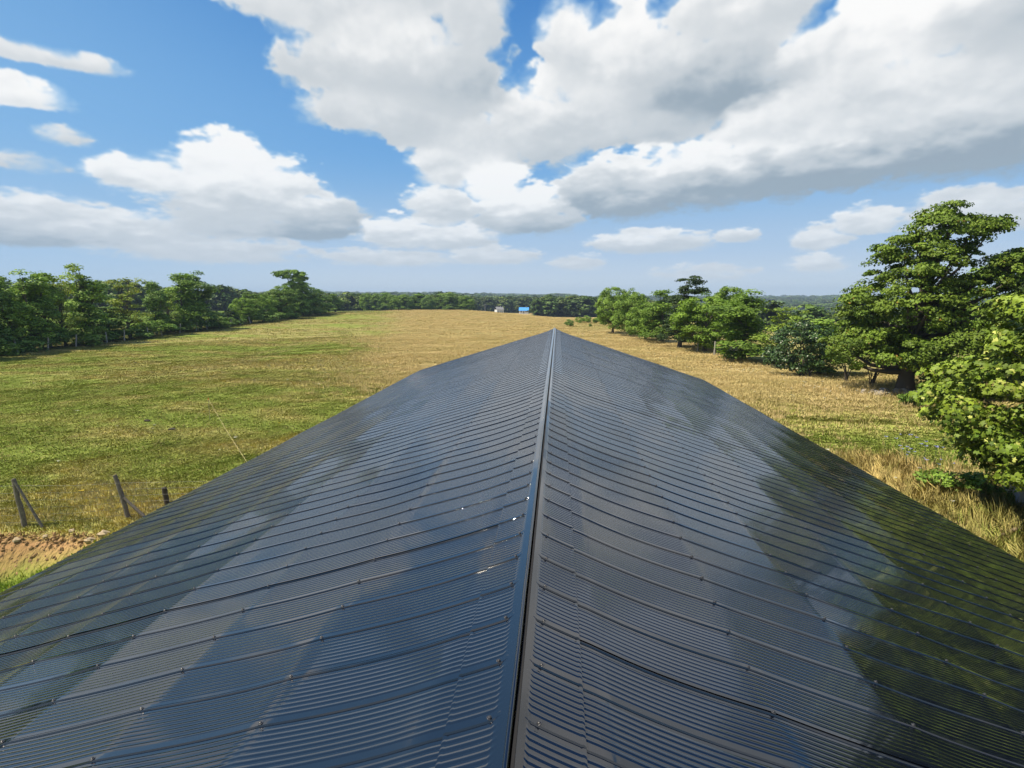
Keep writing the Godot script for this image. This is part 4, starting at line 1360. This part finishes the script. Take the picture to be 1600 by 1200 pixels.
func build_far_things() -> void:
	var white := mat(Color(0.72, 0.72, 0.70), 0.8)
	var glass := mat(Color(0.02, 0.025, 0.03), 0.15)
	var grey := mat(Color(0.22, 0.22, 0.23), 0.8)
	var blue := mat(Color(0.06, 0.30, 0.72), 0.6)
	for h in [["white_house", "small white gabled house among trees at the far end of the field", -43.9, -410.0, 5.4, 5.0, grey, 0.5, 3.3, 5.2], ["blue_roofed_house", "white house with a bright blue roof at the far end of the field", -26.3, -428.0, 7.2, 6.0, blue, 0.0, 2.2, 4.5]]:
		var t := thing(h[0], h[1], "house", on_ground(h[2], h[3]) + Vector3(0, 0.5, 0), h[7])
		var w: float = h[4] / 2.0
		var d: float = h[5] / 2.0
		var wy: float = h[8]
		var top: float = h[9]
		var b := Buf.new()
		box(b, Vector3(-w, -1.0, -d), Vector3(w, wy, d))
		for s in [-1, 1]:
			var k := b.vert(Vector3(s * w, wy, -d), Vector3(s, 0, 0))
			b.vert(Vector3(s * w, wy, d), Vector3(s, 0, 0))
			b.vert(Vector3(s * w, top - 0.15, 0), Vector3(s, 0, 0))
			b.tri(k, k + 1, k + 2)
		put("wall", b.mesh(white), t)
		var r := Buf.new()
		for s in [-1, 1]:
			var up := Vector3(0, 0.16, 0)
			var a1 := Vector3(-w - 0.3, wy - 0.2, s * (d + 0.35))
			var a2 := Vector3(w + 0.3, wy - 0.2, s * (d + 0.35))
			var a3 := Vector3(w + 0.3, top, 0)
			var a4 := Vector3(-w - 0.3, top, 0)
			r.flat_quad(a1 + up, a2 + up, a3 + up, a4 + up)
			r.flat_quad(a1, a2, a2 + up, a1 + up)
			r.flat_quad(a2, a3, a3 + up, a2 + up)
			r.flat_quad(a1, a1 + up, a4 + up, a4)
		put("roof", r.mesh(h[6]), t)
		for x in [-w * 0.55, w * 0.5]:
			var g := Buf.new()
			box(g, Vector3(x - 0.4, 0.9, d), Vector3(x + 0.4, 1.9, d + 0.03))
			put("window", g.mesh(glass), t)
		var dr := Buf.new()
		box(dr, Vector3(-0.45, 0.0, d), Vector3(0.45, 1.95, d + 0.04))
		put("door", dr.mesh(grey), t)
		var ch := Buf.new()
		box(ch, Vector3(w * 0.4, top - 0.6, -0.3), Vector3(w * 0.4 + 0.5, top + 0.8, 0.3))
		put("chimney", ch.mesh(grey), t)
	var pole := Buf.new()
	tube(pole, [Vector3(0, -0.5, 0), Vector3(0, 8.0, 0)], [0.22, 0.16], 8)
	var arm := Buf.new()
	box(arm, Vector3(-1.1, 7.2, -0.08), Vector3(1.1, 7.4, 0.08))
	var pw := mat(Color(0.34, 0.32, 0.30), 0.9)
	for s in [[-63.8, -426.0, "left of the two utility poles beyond the field crest"], [-56.8, -427.0, "right of the two utility poles, nearer the white house"]]:
		var t := thing("utility_pole", s[2], "utility pole", on_ground(s[0], s[1]), 0.2, "utility poles by the far houses")
		put("pole", pole.mesh(pw), t)
		put("crossarm", arm.mesh(pw), t)

func build_wagon() -> void:
	# grey steel wagon box under the near maple, cut by the right edge
	var t := thing("grey_metal_wagon", "grey metal wagon box with slatted side under the near maple", "wagon", on_ground(12.75, -15.6), deg_to_rad(-28.0))
	var m := mat(Color(0.30, 0.33, 0.37), 0.45)
	var dk := mat(Color(0.05, 0.055, 0.06), 0.6)
	var b := Buf.new()
	box(b, Vector3(0.0, 0.35, -0.9), Vector3(2.8, 0.72, 0.9))
	put("box_body", b.mesh(m), t)
	var r := Buf.new()
	box(r, Vector3(-0.03, 0.725, 0.84), Vector3(2.83, 0.80, 0.93))
	put("rail", r.mesh(m), t)
	for k in 9:
		var s := Buf.new()
		box(s, Vector3(0.02 + k * 0.32, 0.802, 0.86), Vector3(0.26 + k * 0.32, 1.12, 0.90))
		put("slat", s.mesh(m), t)
	for k in 9:
		var s := Buf.new()
		box(s, Vector3(0.02 + k * 0.32, 0.722, -0.90), Vector3(0.26 + k * 0.32, 1.12, -0.86))
		put("slat", s.mesh(m), t)
	var e := Buf.new()
	box(e, Vector3(-0.02, 0.722, -0.84), Vector3(0.02, 1.12, 0.838))
	put("end_panel", e.mesh(dk), t)
	var wb := Buf.new()
	for k in 16:
		var a := TAU * k / 16.0
		var c := TAU * (k + 1) / 16.0
		var p := Vector3(cos(a), sin(a), 0) * 0.34
		var q := Vector3(cos(c), sin(c), 0) * 0.34
		var z := Vector3(0, 0, 0.09)
		wb.flat_quad(p - z, p + z, q + z, q - z)
		wb.flat_quad(p + z, p * 0.5 + z * 1.1, q * 0.5 + z * 1.1, q + z)
		wb.flat_quad(p * 0.5 + z * 1.1, z * 0.9, z * 0.9, q * 0.5 + z * 1.1)
	var wheel := wb.mesh(dk)
	for w in [[0.6, 0.95], [2.3, 0.95], [0.6, -0.95], [2.3, -0.95]]:
		var o := put("wheel", wheel, t, Vector3(w[0], 0.33, w[1]))
	# fallen branch in the matted grass
	var rng := RandomNumberGenerator.new()
	rng.seed = 63
	var br := Buf.new()
	tube(br, [Vector3(-1.2, 0.12, 0.5), Vector3(-0.3, 0.28, 0.1), Vector3(0.8, 0.34, -0.2), Vector3(2.0, 0.42, -0.3)], [0.02, 0.05, 0.06, 0.07], 7, Color.WHITE, 0.1, rng)
	tube(br, [Vector3(0.3, 0.3, 0.0), Vector3(0.0, 0.42, 0.6), Vector3(-0.1, 0.35, 1.1)], [0.03, 0.02, 0.008], 5)
	var fb := put("fallen_branch", br.mesh(mat(Color(0.26, 0.20, 0.13), 0.9)), self, on_ground(11.6, -13.6))
	tag(fb, "dry fallen branch lying in the matted grass at the right edge", "branch")

# ---------------------------------------------------------------- scene
func _ready() -> void:
	var cam := Camera3D.new()
	cam.name = "camera"
	cam.position = CAM
	cam.rotation_degrees = Vector3(-9.09, 4.78, 0)
	cam.fov = 70.43
	cam.near = 0.05
	cam.far = 9000.0
	add_child(cam)
	cam.current = true
	nz.seed = 2; nz.frequency = 0.012; nz.fractal_octaves = 4
	nz2.seed = 9; nz2.frequency = 0.02; nz2.fractal_octaves = 3
	roof_noise.seed = 33; roof_noise.frequency = 0.06; roof_noise.fractal_octaves = 2
	var env := Environment.new()
	env.background_mode = Environment.BG_SKY
	env.sky = make_sky()
	env.tonemap_mode = Environment.TONE_MAPPER_LINEAR
	env.tonemap_exposure = 1.52
	env.background_energy_multiplier = 0.665
	env.fog_enabled = true
	env.fog_density = 0.00022
	env.fog_light_color = Color(0.74, 0.84, 0.95)
	env.sdfgi_enabled = true
	env.ssao_enabled = true
	env.ssil_enabled = true
	var we := WorldEnvironment.new()
	we.name = "world_environment"
	we.environment = env
	add_child(we)
	var az := deg_to_rad(-104.0)
	var el := deg_to_rad(55.0)
	SUN = Vector3(sin(az) * cos(el), sin(el), -cos(az) * cos(el))
	var sun := DirectionalLight3D.new()
	sun.name = "sun"
	sun.light_energy = 1.5
	sun.light_color = Color(1.0, 0.95, 0.86)
	sun.light_angular_distance = 0.53
	sun.shadow_enabled = true
	sun.sky_mode = DirectionalLight3D.SKY_MODE_LIGHT_ONLY
	add_child(sun)
	sun.look_at_from_position(SUN * 100.0, Vector3.ZERO)
	build_ground()
	build_barn()
	build_trees()
	build_grass()
	build_fence()
	build_stones()
	build_far_things()
	build_wagon()
	for o in get_children():
		for c in [o] + o.get_children():
			if c.has_meta("reg"):
				c.remove_meta("reg")
